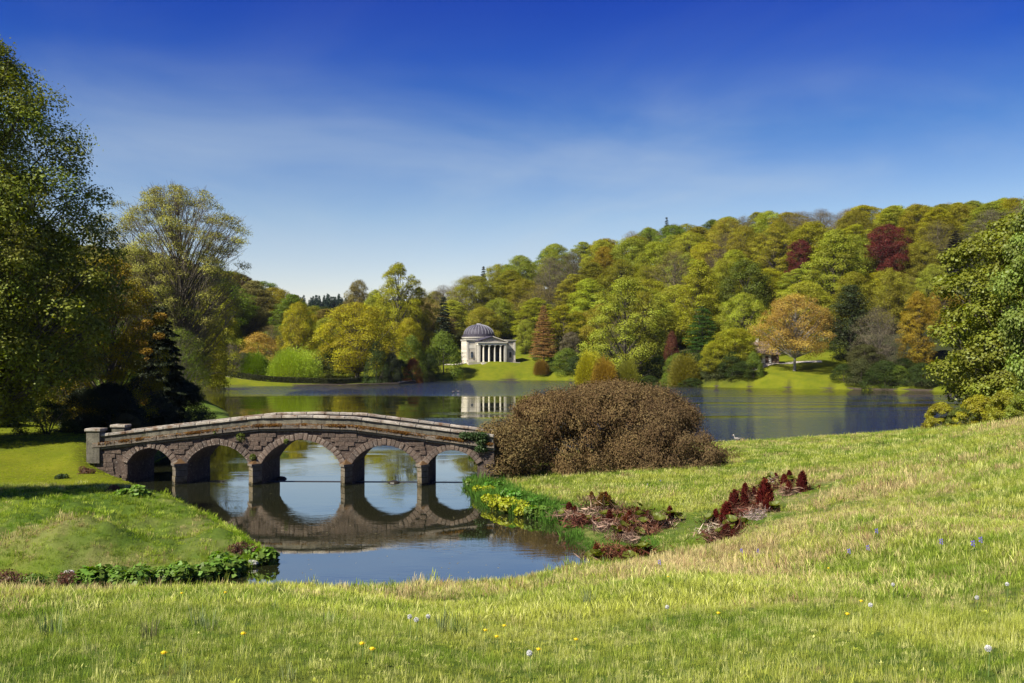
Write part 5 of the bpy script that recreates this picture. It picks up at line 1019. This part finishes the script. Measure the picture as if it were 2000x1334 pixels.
def ordinal_row(lst, i, where, xs):
    order = sorted(range(len(lst)), key=lambda k: lst[k][0]); k = order.index(i); words = ['first', 'second', 'third', 'fourth', 'fifth', 'sixth', 'seventh', 'eighth', 'ninth', 'tenth', 'eleventh', 'twelfth', 'thirteenth', 'fourteenth', 'fifteenth', 'sixteenth', 'seventeenth', 'eighteenth', 'nineteenth', 'twentieth', 'twenty-first', 'twenty-second', 'twenty-third', 'twenty-fourth', 'twenty-fifth']
    return '%s from the left %s' % (words[k], where)
for lst, where in ((GA, 'in the waterside bed'), (GB, 'in the upper bed')):
    for i, (zx, zy, zh) in enumerate(lst):
        px, py, hp = 1050+zx/3.333, 880+zy/3.333, zh/3.333; x, y, z = hit(px, py); h = hp/F*y; rr_ = random.Random(gn*7+3)
        size = 'tall' if zh > 80 else 'medium' if zh > 52 else 'small'; tone = rr_.choice([(0.13, 0.040, 0.020), (0.11, 0.035, 0.020), (0.16, 0.065, 0.025), (0.16, 0.10, 0.025)]) if lst is GA else rr_.choice([(0.13, 0.034, 0.020), (0.10, 0.028, 0.018)])
        o = empty('giant_rhubarb', (x, y, z), rr_.uniform(0, 6)); tag(o, '%s red-brown giant rhubarb cone, %s' % (size, ordinal_row(lst, i, where, None)), 'plant', 'giant rhubarb plants on the right bank')
        c_ = link('flower_cone', CM[gn % 3], o, scale=(h/0.7*1.7, h/0.7*1.7, h/0.7*1.55), rot=(rr_.uniform(-.15, .15), rr_.uniform(-.15, .15), 0)); c_.color = (*tone, 1)
        c_ = link('dead_stalks', DM[gn % 3], o, (0, 0, 0.0), (0, 0, rr_.uniform(0, 6)), (1.5, 1.5, 1.9)); c_.color = (*rr_.choice([(0.14, 0.08, 0.055), (0.09, 0.035, 0.022), (0.20, 0.13, 0.09), (0.06, 0.028, 0.018)]), 1)
        if rr_.random() < (0.75 if lst is GA else 0.4):
            for q in range(rr_.choice([1, 2, 3])):
                a = rr_.uniform(0, 6.28); c_ = link('young_leaf', GM[q % 3], o, (0.32*math.cos(a), 0.28*math.sin(a), rr_.uniform(-0.12, 0.1)), (rr_.uniform(-.5, .5), rr_.uniform(-.5, .5), a)); c_.color = (0.12, 0.14, 0.02, 1)
        gn += 1
for i, (zx, zy, sc_, c, lab) in enumerate([(340, 440, 2.2, (0.30, 0.21, 0.15), 'pale heap of dead stalks in the middle of the waterside bed'), (440, 520, 2.0, (0.24, 0.16, 0.12), 'brown heap of dead stalks at the water edge'), (820, 500, 1.6, (0.28, 0.2, 0.15), 'pale stalk litter at the right end of the waterside bed'), (1150, 545, 1.5, (0.45, 0.37, 0.28), 'pale folded dead leaf at the left foot of the upper bed'), (1420, 450, 1.6, (0.28, 0.22, 0.19), 'greyish dead stalks below the tallest red cone'), (130, 430, 1.0, (0.40, 0.25, 0.20), 'pinkish dry tuft left of the waterside bed'), (1520, 235, 1.3, (0.40, 0.33, 0.28), 'grey stalk heap at the top of the upper bed'), (620, 600, 1.5, (0.22, 0.15, 0.11), 'stalk litter in front of the waterside bed'), (480, 660, 1.6, (0.2, 0.08, 0.05), 'dark red stalk litter at the inlet end'), (280, 500, 2.2, (0.12, 0.05, 0.035), 'dark heap of stalks at the left end of the waterside bed'), (560, 440, 2.0, (0.14, 0.07, 0.045), 'brown heap of stalks behind the middle of the waterside bed'), (680, 540, 2.0, (0.16, 0.08, 0.05), 'brown heap of stalks right of the middle of the waterside bed'), (380, 380, 1.8, (0.11, 0.05, 0.035), 'dark stalks at the top left of the waterside bed'), (1330, 430, 1.8, (0.13, 0.05, 0.035), 'dark stalks among the middle cones of the upper bed'), (1560, 260, 1.6, (0.13, 0.055, 0.04), 'dark stalks among the topmost cones of the upper bed'), (560, 700, 1.8, (0.15, 0.07, 0.04), 'brown stalks nearest the crest before the waterside bed')]):
    x, y, z = hit(1050+zx/3.333, 880+zy/3.333); o = link('stalk_heap', DM[i % 3], None, (x, y, z), (0, 0, i*1.1), (sc_*0.9, sc_*0.9, sc_)); o.color = (*c, 1); tag(o, lab, 'dead leaves')

# ------------------------------------------------------------------ grass
mgz, t = newmat('grass_blade'); at = N(t, 'ShaderNodeAttribute', attribute_name='tint', attribute_type='INSTANCER'); av = N(t, 'ShaderNodeAttribute', attribute_name='var')
rr1 = N(t, 'ShaderNodeMapRange', inp={3: 0.55, 4: 1.45}); L(t, av.outputs['Fac'], rr1.inputs[0]); hs = N(t, 'ShaderNodeHueSaturation'); L(t, at.outputs['Color'], hs.inputs['Color']); L(t, rr1.outputs[0], hs.inputs['Value'])
d_ = N(t, 'ShaderNodeBsdfDiffuse'); tr = N(t, 'ShaderNodeBsdfTranslucent'); L(t, hs.outputs[0], d_.inputs[0]); L(t, hs.outputs[0], tr.inputs[0]); mx = N(t, 'ShaderNodeMixShader', inp={0: 0.35}); L(t, d_.outputs[0], mx.inputs[1]); L(t, tr.outputs[0], mx.inputs[2]); finish(t, mx.outputs[0])
def tuft(seed, nb_, rad, h, w, bend=0.6, seedhead=0.0, name='grass_tuft', mat=None):
    r = np.random.default_rng(seed); V = []; Fq = []; VA = []
    for k in range(nb_):
        a = r.random()*6.283; rr_ = rad*math.sqrt(r.random()); b = np.array([rr_*math.cos(a), rr_*math.sin(a), -0.02]); la = a+r.normal(0, 0.8); ld = np.array([math.cos(la), math.sin(la), 0]); hh = h*(0.5+0.7*r.random()); bd = bend*r.random()
        sd_ = np.array([-math.sin(la+r.normal(0, .5)), math.cos(la), 0]); o = len(V); vv = r.random(); sh = r.random() < seedhead
        for j, s in enumerate((0, 0.4, 0.75, 1.0)):
            c = b + np.array([0, 0, hh*s*(1-0.25*bd*s)]) + ld*hh*bd*s*s*0.8; ww = w*(1, 0.85, 0.5, 0.05)[j]
            if sh: ww = w*(0.35, 0.3, 1.5, 0.2)[j]
            V += [c-sd_*ww/2, c+sd_*ww/2]; VA += [vv*0.6+0.4*s]*2
        Fq += [(o, o+1, o+3, o+2), (o+2, o+3, o+5, o+4), (o+4, o+5, o+7, o+6)]
    return mesh_np(name, np.array(V), np.array(Fq), mat or mgz, np.array(VA))
TUFT = [tuft(1, 26, 0.10, 0.11, 0.0045), tuft(2, 26, 0.11, 0.09, 0.005, 0.9), tuft(3, 22, 0.09, 0.15, 0.0045, 0.7), tuft(4, 16, 0.08, 0.20, 0.004, 0.5, 0.3),
        tuft(5, 26, 0.20, 0.16, 0.014, 0.8), tuft(6, 22, 0.22, 0.22, 0.012, 0.7), tuft(7, 18, 0.18, 0.32, 0.010, 0.5, 0.45), tuft(8, 24, 0.30, 0.20, 0.026, 0.9), tuft(9, 20, 0.30, 0.32, 0.022, 0.7, 0.3), tuft(10, 22, 0.10, 0.055, 0.020, 1.3)]
gcol = bpy.data.collections.new('grass_tufts')
for i, me in enumerate(TUFT): o = bpy.data.objects.new('grass_tuft_%02d' % i, me); gcol.objects.link(o)
r = np.random.default_rng(91); PX = []; PY = []; IX = []; SC = []
for d0, d1, dens, ids, s0, s1 in [(4, 12, 210, (0, 1, 2, 2, 3, 0, 9), 0.7, 1.4), (12, 22, 110, (2, 3, 4, 0, 4), 0.9, 1.4), (22, 36, 46, (4, 5, 6, 4), 0.8, 1.25), (36, 60, 17, (5, 7, 8, 6), 0.8, 1.2), (60, 100, 7, (7, 8, 7), 0.8, 1.3)]:
    n = int(0.62*(d1*d1-d0*d0)*dens*1.0); d = np.sqrt(r.random(n)*(d1*d1-d0*d0)+d0*d0); u = r.uniform(-0.60, 0.60, n); PX.append(u*d); PY.append(d); IX.append(np.array(ids)[r.integers(0, len(ids), n)]); SC.append(r.uniform(s0, s1, n))
PX, PY, IX, SC = map(np.concatenate, (PX, PY, IX, SC)); ne = 1100; ue = r.uniform(-0.6, 0.32, ne); de = r.uniform(17, 31, ne); PX = np.append(PX, ue*de); PY = np.append(PY, de); IX = np.append(IX, r.choice([3, 6, 6, 3], ne)); SC = np.append(SC, r.uniform(1.0, 1.9, ne)*r.random(ne)**0.6)
nb_ = 60000; ux = r.uniform(-0.55, 0.3, nb_); dx = r.uniform(31, 62, nb_); qx = ux*dx; sq = lake_sd(qx, dx); kq = (sq > 0.03) & (sq < 0.45) & (r.random(nb_) < 0.9); qx, dx = qx[kq], dx[kq]; nq = len(qx)
PX = np.append(PX, qx); PY = np.append(PY, dx); IX = np.append(IX, r.choice([5, 6, 7, 8], nq)); SC = np.append(SC, r.uniform(0.9, 1.7, nq))
sdv = lake_sd(PX, PY); k = (sdv > 0.03); PX, PY, IX, SC, sdv = PX[k], PY[k], IX[k], SC[k], sdv[k]
PZ = ground(PX, PY); dr = dryness(PX, PY); n = len(PX); ppx = PX/PY*F+CX
mown = (ppx < 330) & (PY > 50) & (PY < 100); SC = np.where(mown, SC*0.28, SC); SC = SC*(0.75+0.6*fbm(PX*0.7, PY*0.7, 3, 61))
SC = SC*np.where(PY < 34, 0.62, 0.85)*np.where(PY < 12, 0.8, 1.0)
bankm = (PX < -8) & (PY > 31) & (PY < 50); SC = np.where(bankm, SC*(0.25+0.75*fbm(PX*1.3, PY*1.3, 3, 88)), SC)
rbk0 = (sdv < 2.8) & (PX > -4) & (PX < 12) & (PY > 36) & (PY < 62); SC = np.where(rbk0, SC*1.3, SC)
spiky = r.random(len(SC)) < 0.02; SC = np.where(spiky, SC*1.5, SC)
bedm = np.zeros(len(PX), bool)
for bx_, by_, br_ in [(4.2, 43.5, 2.6), (5.2, 40.5, 2.6), (6.8, 39.5, 2.2), (3.2, 38, 2), (8.3, 35.5, 1.8), (9.0, 38, 2.0), (11.0, 41.5, 2.4), (12.5, 45, 2.4), (7, 41, 2.5), (14, 46, 1.6)]: bedm |= np.hypot(PX-bx_, PY-by_) < br_
SC = np.where(bedm, SC*0.38, SC)
front = (PY < 37) & (PY > 26) & (PX > 3) & (PX < 13); SC = np.where(front, SC*0.6, SC)
low = (PY < 13) ; SC = np.where((PY > 14) & (dr > 0.45) & ~mown, SC*1.2, SC)
clump = fbm(PX*0.5, PY*0.5, 4, 71); isdry = r.random(n) < np.clip(dr*1.25-0.12, 0, 0.85); isdry &= ~mown
g1 = np.array([0.18, 0.265, 0.030]); g2 = np.array([0.40, 0.43, 0.070]); g3 = np.array([0.58, 0.58, 0.19]); s1_ = np.array([0.54, 0.45, 0.20]); s2_ = np.array([0.36, 0.25, 0.12])
q = np.clip((clump-0.36)*3.0+r.normal(0, 0.18, n), 0, 1)[:, None]; T_ = g1*(1-q)+g2*q; T_ = np.where((r.random(n) < 0.22)[:, None], g3, T_); T_ = np.where(isdry[:, None], np.where((r.random(n) < 0.75)[:, None], s1_, s2_), T_)
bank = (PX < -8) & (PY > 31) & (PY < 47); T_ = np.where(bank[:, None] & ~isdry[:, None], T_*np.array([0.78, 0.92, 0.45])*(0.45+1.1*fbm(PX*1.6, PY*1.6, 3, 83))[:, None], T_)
T_ = np.where(mown[:, None], np.array([0.33, 0.40, 0.022]), T_)*r.uniform(0.8, 1.2, n)[:, None]
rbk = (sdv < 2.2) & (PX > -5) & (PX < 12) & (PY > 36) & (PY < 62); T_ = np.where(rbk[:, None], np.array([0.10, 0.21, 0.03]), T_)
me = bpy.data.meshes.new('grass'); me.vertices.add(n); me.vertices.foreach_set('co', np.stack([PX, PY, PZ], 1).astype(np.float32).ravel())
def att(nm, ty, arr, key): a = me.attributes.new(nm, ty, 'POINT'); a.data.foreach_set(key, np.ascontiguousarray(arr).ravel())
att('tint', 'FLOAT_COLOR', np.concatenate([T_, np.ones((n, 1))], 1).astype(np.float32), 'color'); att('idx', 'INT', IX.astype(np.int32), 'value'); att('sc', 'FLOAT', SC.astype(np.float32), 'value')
att('rot', 'FLOAT_VECTOR', np.stack([r.normal(0, 0.12, n), r.normal(0, 0.12, n), r.random(n)*6.283], 1).astype(np.float32), 'vector')
go = link('grass', me); tag(go, 'long meadow grass, green with straw-coloured patches', 'grass', kind='stuff')
ng = bpy.data.node_groups.new('grass_scatter', 'GeometryNodeTree'); ng.interface.new_socket('Geometry', in_out='INPUT', socket_type='NodeSocketGeometry'); ng.interface.new_socket('Geometry', in_out='OUTPUT', socket_type='NodeSocketGeometry')
gi = ng.nodes.new('NodeGroupInput'); g_o = ng.nodes.new('NodeGroupOutput'); ip = ng.nodes.new('GeometryNodeInstanceOnPoints'); ci = ng.nodes.new('GeometryNodeCollectionInfo'); ci.inputs['Collection'].default_value = gcol; ci.inputs['Separate Children'].default_value = True; ci.inputs['Reset Children'].default_value = True
def na(nm, ty): a = ng.nodes.new('GeometryNodeInputNamedAttribute'); a.data_type = ty; a.inputs['Name'].default_value = nm; return a.outputs['Attribute']
ng.links.new(gi.outputs[0], ip.inputs['Points']); ng.links.new(ci.outputs[0], ip.inputs['Instance']); ip.inputs['Pick Instance'].default_value = True
ng.links.new(na('idx', 'INT'), ip.inputs['Instance Index']); ng.links.new(na('sc', 'FLOAT'), ip.inputs['Scale']); e2r = ng.nodes.new('FunctionNodeEulerToRotation'); ng.links.new(na('rot', 'FLOAT_VECTOR'), e2r.inputs[0]); ng.links.new(e2r.outputs[0], ip.inputs['Rotation']); ng.links.new(ip.outputs[0], g_o.inputs[0])
md = go.modifiers.new('scatter', 'NODES'); md.node_group = ng
print('grass tufts', n)
# clumps of bulb leaves standing in the meadow
M_BL = leaf_mat('bulb_leaves', 0.3, 0.4, 0.05)
CLm = [tuft(40+i, 34, 0.13, 0.36, 0.012, 0.5, 0.0, 'bulb_leaves', M_BL) for i in range(3)]
for i, (px, py, hp, c, lab) in enumerate([(100, 1243, 62, (0.20, 0.26, 0.10), 'clump of long bulb leaves, leftmost in the foreground meadow'), (292, 1248, 46, (0.14, 0.13, 0.06), 'brown wilting leaf clump in a green patch at left'), (388, 1222, 48, (0.22, 0.28, 0.12), 'leaning grey-green bulb leaves left of the water edge'), (410, 1232, 42, (0.24, 0.28, 0.12), 'second leaning leaf clump beside the grey-green one'),
       (540, 1166, 42, (0.12, 0.17, 0.06), 'dark leaf clump against the water at the shore edge'), (537, 1200, 30, (0.17, 0.25, 0.06), 'small leaf clump below the dark shore-edge clump'), (862, 1240, 60, (0.22, 0.26, 0.10), 'tall bulb leaf clump near the middle foreground'), (897, 1242, 48, (0.13, 0.20, 0.05), 'dark broad-leaved clump in the middle foreground'), (940, 1240, 34, (0.20, 0.26, 0.09), 'short clump right of the broad-leaved clump'),
       (1150, 1182, 36, (0.26, 0.30, 0.14), 'pale leaf clump on the slope right of the middle'), (640, 1222, 34, (0.22, 0.27, 0.10), 'thin leaf clump between the shore edge and the middle clump'), (1185, 1110, 26, (0.16, 0.26, 0.08), 'bluish-green tuft on the crest before the red cones'), (840, 1148, 24, (0.2, 0.26, 0.08), 'small tuft on the shore edge below the bridge reflection'), (420, 1165, 26, (0.24, 0.26, 0.10), 'thin tuft where the inlet meets the meadow'), (365, 1318, 40, (0.24, 0.30, 0.10), 'leaf tuft at the bottom edge of the picture, left'), (560, 1330, 46, (0.26, 0.30, 0.12), 'leaf tuft at the bottom edge of the picture, middle')]):
    x, y, z = hit(px, py); h = hp/F*y; o = link('bulb_leaf_clump', CLm[i % 3], None, (x, y, z), (0, 0, i*1.3), (h/0.36,)*3); o.color = (*c, 1); tag(o, lab, 'plant', 'bulb leaf clumps in the meadow')
# small flowers
M_YEL = plain('yellow_petals', (0.75, 0.55, 0.01), 0.7); M_PUFF = plain('seed_puff', (0.62, 0.62, 0.58), 1.0); M_BLUE = plain('bluebell_petals', (0.12, 0.08, 0.42), 0.7); M_STALK = plain('flower_stalk', (0.12, 0.20, 0.04), 0.8)
def where_(px, py):
    a = 'far left' if px < 350 else 'left of the middle' if px < 700 else 'middle' if px < 1150 else 'right of the middle' if px < 1500 else 'right' if px < 1780 else 'far right'
    b_ = 'at the bottom edge' if py > 1290 else 'low in the foreground' if py > 1235 else 'in the foreground' if py > 1170 else 'on the meadow slope'
    return '%s %s' % (b_, a)
seen_lab = {}
def uniq(l, px, py):
    k = seen_lab.get(l, 0); seen_lab[l] = k+1
    return l if k == 0 else l + [', a second one', ', a third one', ', a fourth one', ', a fifth one'][min(k-1, 3)]
def stalk(o, h): m = MB(); m.tube([(0, 0, -0.03), (0.01, 0, h)], [0.004, 0.003], 4); return m.build('stalk', M_STALK, o)
for px, py, lab in [(320, 1312, 'yellow dandelion alone near the bottom edge at left'), (475, 1270, 'yellow dandelion right of the leaning leaf clumps'), (707, 1292, 'yellow dandelion below the middle, left of centre'), (727, 1303, 'yellow dandelion beside another just left of centre'), (948, 1256, 'yellow dandelion right of the dark broad-leaved clump'), (970, 1270, 'yellow dandelion in the middle foreground, lowest of its pair'), (985, 1246, 'yellow dandelion in the middle foreground, highest of its pair'), (1052, 1297, 'yellow dandelion low and right of the middle'),
                    (1125, 1276, 'double yellow dandelion low right of the middle'), (1403, 1221, 'yellow dandelion on the green slope right of centre'), (1305, 1142, 'yellow dandelion beside the straw grass, right'), (1655, 1225, 'yellow dandelion low on the right slope'), (1682, 1197, 'yellow dandelion on the right slope, upper'), (355, 1177, 'yellow dandelion near the inlet bank at left'), (440, 1175, 'yellow dandelion between inlet and leaf clumps'), (1618, 1125, 'yellow dandelion high on the right slope')]:
    x, y, z = hit(px, py); o = empty('dandelion', (x, y, z)); tag(o, lab, 'flower', 'dandelions in the meadow'); stalk(o, 0.11)
    m = MB(); R_ = 0.022
    for k in range(16):
        a = k*2*math.pi/16; q = R_*(1 if k % 2 else 0.8); m.add([(0, 0, 0.115), (q*math.cos(a-.2), q*math.sin(a-.2), 0.128), (q*1.08*math.cos(a), q*1.08*math.sin(a), 0.126), (q*math.cos(a+.2), q*math.sin(a+.2), 0.128)], [(0, 1, 2, 3)])
    m.lathe([(0.016, 0.118), (0.014, 0.134), (0.002, 0.138)], 8); m.build('flower_head', M_YEL, o)
for px, py, lab in [(836, 1242, 'white dandelion clock left of the tall middle leaf clump'), (800, 1245, 'white dandelion clock, farther left of the tall middle leaf clump'), (813, 1252, 'small white dandelion clock below its neighbours in the middle'), (1744, 1172, 'white dandelion clock on the right slope, largest'), (1700, 1219, 'white dandelion clock low on the right slope'), (1967, 1175, 'white dandelion clock at the right edge'), (1908, 1203, 'pale dandelion clock near the right edge'), (1034, 1327, 'white dandelion clock at the bottom edge in the middle'), (1303, 1220, 'pale dandelion clock in the short green grass'), (735, 1167, 'white dandelion clock by the shore edge'), (1930, 1322, 'dandelion clock in the bottom right corner')]:
    x, y, z = hit(px, py); o = empty('dandelion_clock', (x, y, z)); tag(o, lab, 'flower', 'dandelion clocks in the meadow'); stalk(o, 0.17)
    rq = np.random.default_rng(int(px)); D = rnd_dirs(rq, 260); v, f, va = cards(D*0.018+np.array([0, 0, 0.19]), rnd_dirs(rq, 260), D, np.full(260, 0.014), np.full(260, 0.005), rq.random(260)); link('seed_head', mesh_np('seed_head', v, f, M_PUFF, va), o)
for px, py, lab in [(1712, 1055, 'bluebell sprig in the straw grass right of the red cones'), (1695, 1088, 'deep blue bluebell low on the right slope'), (1658, 1095, 'pale bluebell left of the deep blue one'), (1915, 1076, 'bluebell sprig near the right edge'), (1900, 1083, 'second bluebell near the right edge'), (1838, 1078, 'faint bluebell between the right-hand sprigs'), (1288, 1115, 'bluebell at the crest below the upper red cones'), (1448, 1090, 'bluebell on the crest right of the waterside bed'), (1290, 945, 'bluish flower below the brown bush, right one'), (1265, 952, 'bluish flower below the brown bush, left one'), (1480, 1092, 'small bluebell beyond the crest grass')]:
    x, y, z = hit(px, py); o = empty('bluebell', (x, y, z)); tag(o, lab, 'flower', 'bluebells in the meadow'); o.scale = (0.7, 0.7, 0.8); stalk(o, 0.26); m = MB()
    for k in range(7): a = k*1.9; cx_, cy_, cz_ = 0.03*math.cos(a), 0.03*math.sin(a), 0.16+0.016*k; m.lathe([(0.002, cz_+0.02), (0.011, cz_+0.012), (0.012, cz_), (0.017, cz_-0.008)], 6, cx_, cy_)
    m.build('flower_bells', M_BLUE, o)

mh, t = newmat('haze_air'); pv = N(t, 'ShaderNodeVolumePrincipled', inp={'Density': 0.00003, 'Color': (0.78, 0.86, 1.0, 1), 'Anisotropy': 0.2}); om = N(t, 'ShaderNodeOutputMaterial'); L(t, pv.outputs[0], om.inputs['Volume'])
m = MB(); m.box(-3500, 3500, -500, 3400, -4, 130); tag(m.build('haze', mh), 'thin blue air over the valley', kind='stuff')

# ------------------------------------------------------------------ birds, log, stones, floating leaves
M_BW = plain('white_feathers', (0.6, 0.58, 0.54), 0.8); M_BD = plain('dark_feathers', (0.035, 0.03, 0.028), 0.7); M_BG = plain('grey_feathers', (0.22, 0.20, 0.18), 0.8); M_BILL = plain('bill', (0.5, 0.25, 0.05), 0.5)
def bird(name, loc, rz, s, body, head, label, standing=False):
    o = empty(name, loc, rz); tag(o, label, 'duck' if name == 'duck' else 'goose'); zo = 0.22 if standing else 0.0
    bm = bmesh.new(); vs_ = [(-0.30, 0, 0.16, .02), (-0.18, 0, 0.12, .07), (0, 0, 0.10, .11), (0.16, 0, 0.13, .085), (0.22, 0, 0.22, .04), (0.235, 0, 0.32, .032), (0.27, 0, 0.37, .042), (0.32, 0, 0.36, .02)]
    me_ = bpy.data.meshes.new('body'); me_.from_pydata([v_[:3] for v_ in vs_], [(i, i+1) for i in range(len(vs_)-1)], []); ob = link('body', me_, o, (0, 0, zo*s), scale=(s, s, s)); me_.materials.append(body)
    sk = ob.modifiers.new('skin', 'SKIN'); ob.modifiers.new('sub', 'SUBSURF').levels = 1
    if not me_.skin_vertices: me_.attributes
    bm.from_mesh(me_); lay = bm.verts.layers.skin.verify()
    for v_, q in zip(bm.verts, vs_): v_[lay].radius = (q[3], q[3])
    bm.verts.ensure_lookup_table(); bm.verts[2][lay].use_root = True; bm.to_mesh(me_); bm.free()
    m = MB(); m.lathe([(0.001, 0.045), (0.044, 0.02), (0.046, -0.01), (0.03, -0.035), (0.001, -0.045)], 8); link('head', m.mesh('head', head, True), o, (0.275*s, 0, (0.37)*s+zo*s), scale=(s*1.1, s, s))
    m = MB(); m.tube([(0.31, 0, 0.365), (0.385, 0, 0.345)], [0.018, 0.008], 5); link('bill', m.mesh('bill', M_BILL), o, (0, 0, zo*s), scale=(s, s, s))
    for sg in (-1, 1):
        m = MB(); m.add([(0.14, sg*0.09, 0.16), (0.0, sg*0.125, 0.17), (-0.16, sg*0.09, 0.18), (-0.30, sg*0.03, 0.19), (-0.16, sg*0.10, 0.10), (0.0, sg*0.128, 0.08), (0.12, sg*0.10, 0.10)], [(0, 1, 5, 6), (1, 2, 4, 5), (2, 3, 4)]); link('wing', m.mesh('wing', M_BG), o, (0, 0, zo*s), scale=(s, s, s))
        if standing: m = MB(); m.tube([(0.02, sg*0.05, 0.0), (0.0, sg*0.05, 0.25)], [0.012, 0.014], 5); link('leg', m.mesh('leg', M_BILL), o, scale=(s, s, s))
x, y, z = hit(1440, 866); bird('goose', (x, y, z), 2.6, 1.15, M_BG, M_BW, 'goose standing on the grass by the shore right of the brown bush', True)
d_k = dz0(766); bird('duck', (W(886, d_k), d_k, -0.04), 0.3, 1.6, M_BD, M_BD, 'dark duck swimming left of the temple reflection, left one'); bird('duck', (W(894, d_k), d_k+2, -0.04), 3.0, 1.6, M_BD, M_BD, 'dark duck swimming left of the temple reflection, right one')
m = MB(); m.lathe([(0.5, -0.1), (0.46, 0.06), (0.3, 0.16), (0.02, 0.2)], 10); d_k = dz0(935.5); o = m.build('dark_rock', M_LOG, None, loc=(W(549, d_k), d_k, 0), scale=(0.75, 0.5, 0.9)); tag(o, 'flat dark rock breaking the water under the centre arch', 'rock')
m = MB(); m.tube([(-0.55, 0, 0.01), (-0.1, 0.02, 0.04), (0.3, 0, 0.03), (0.55, 0.05, 0.05)], [0.03, 0.05, 0.045, 0.02], 7); d_k = dz0(940.5); o = m.build('floating_log', M_LOG, None, loc=(W(425, d_k), d_k, 0)); tag(o, 'thin dark log floating under the second arch', 'log')
m = MB(); m.lathe([(0.5, -0.1), (0.42, 0.05), (0.25, 0.13), (0.02, 0.16)], 9); d_k = dz0(942.5); o = m.build('dark_rock', M_LOG, None, loc=(W(769, d_k), d_k, 0), scale=(0.8, 0.8, 0.9)); tag(o, 'dark rock breaking the water under the fourth arch', 'rock')
m = MB(); m.lathe([(0.10, -0.05), (0.20, 0.03), (0.18, 0.10), (0.10, 0.15), (0.01, 0.17)], 9); x, y, z = hit(492, 1103); o = m.build('pale_stone', M_ROCK, None, loc=(x, y, z), scale=(1.2, .8, 1)); tag(o, 'pale stone at the water edge on the tip of the left bank', 'stone')
m = MB(); m.lathe([(0.10, -0.05), (0.20, 0.03), (0.16, 0.09), (0.01, 0.12)], 9); x, y, z = hit(135, 1119); o = m.build('pale_stone', M_ROCK, None, loc=(x, y, z), scale=(.9, .7, .8)); tag(o, 'small pale stone above the brown heap on the left bank', 'stone')
r = np.random.default_rng(14); n = 420; u = r.random(n); px_ = r.uniform(420, 1120, n); py_ = r.uniform(948, 1135, n); d = (EYE*F)/(py_-HY); x = W(px_, d); k = lake_sd(x, d) < -0.3; k &= r.random(n) < np.clip(fbm(x*0.6, d*0.6, 2, 4)*1.6-0.5, 0.05, 1); x, d = x[k], d[k]; n = len(x)
v, f, va = cards(np.stack([x, d, np.full(n, 0.006)], 1), np.tile([0, 0, 1.0], (n, 1)), rnd_dirs(r, n)*np.array([1, 1, 0])+1e-3, r.uniform(0.04, 0.12, n), r.uniform(0.03, 0.07, n), r.random(n))
o = link('floating_leaves', mesh_np('floating_leaves', v, f, M_DRY, va)); o.color = (0.25, 0.22, 0.12, 1); tag(o, 'scattered small leaves floating on the water before the bridge', 'leaves', kind='stuff')
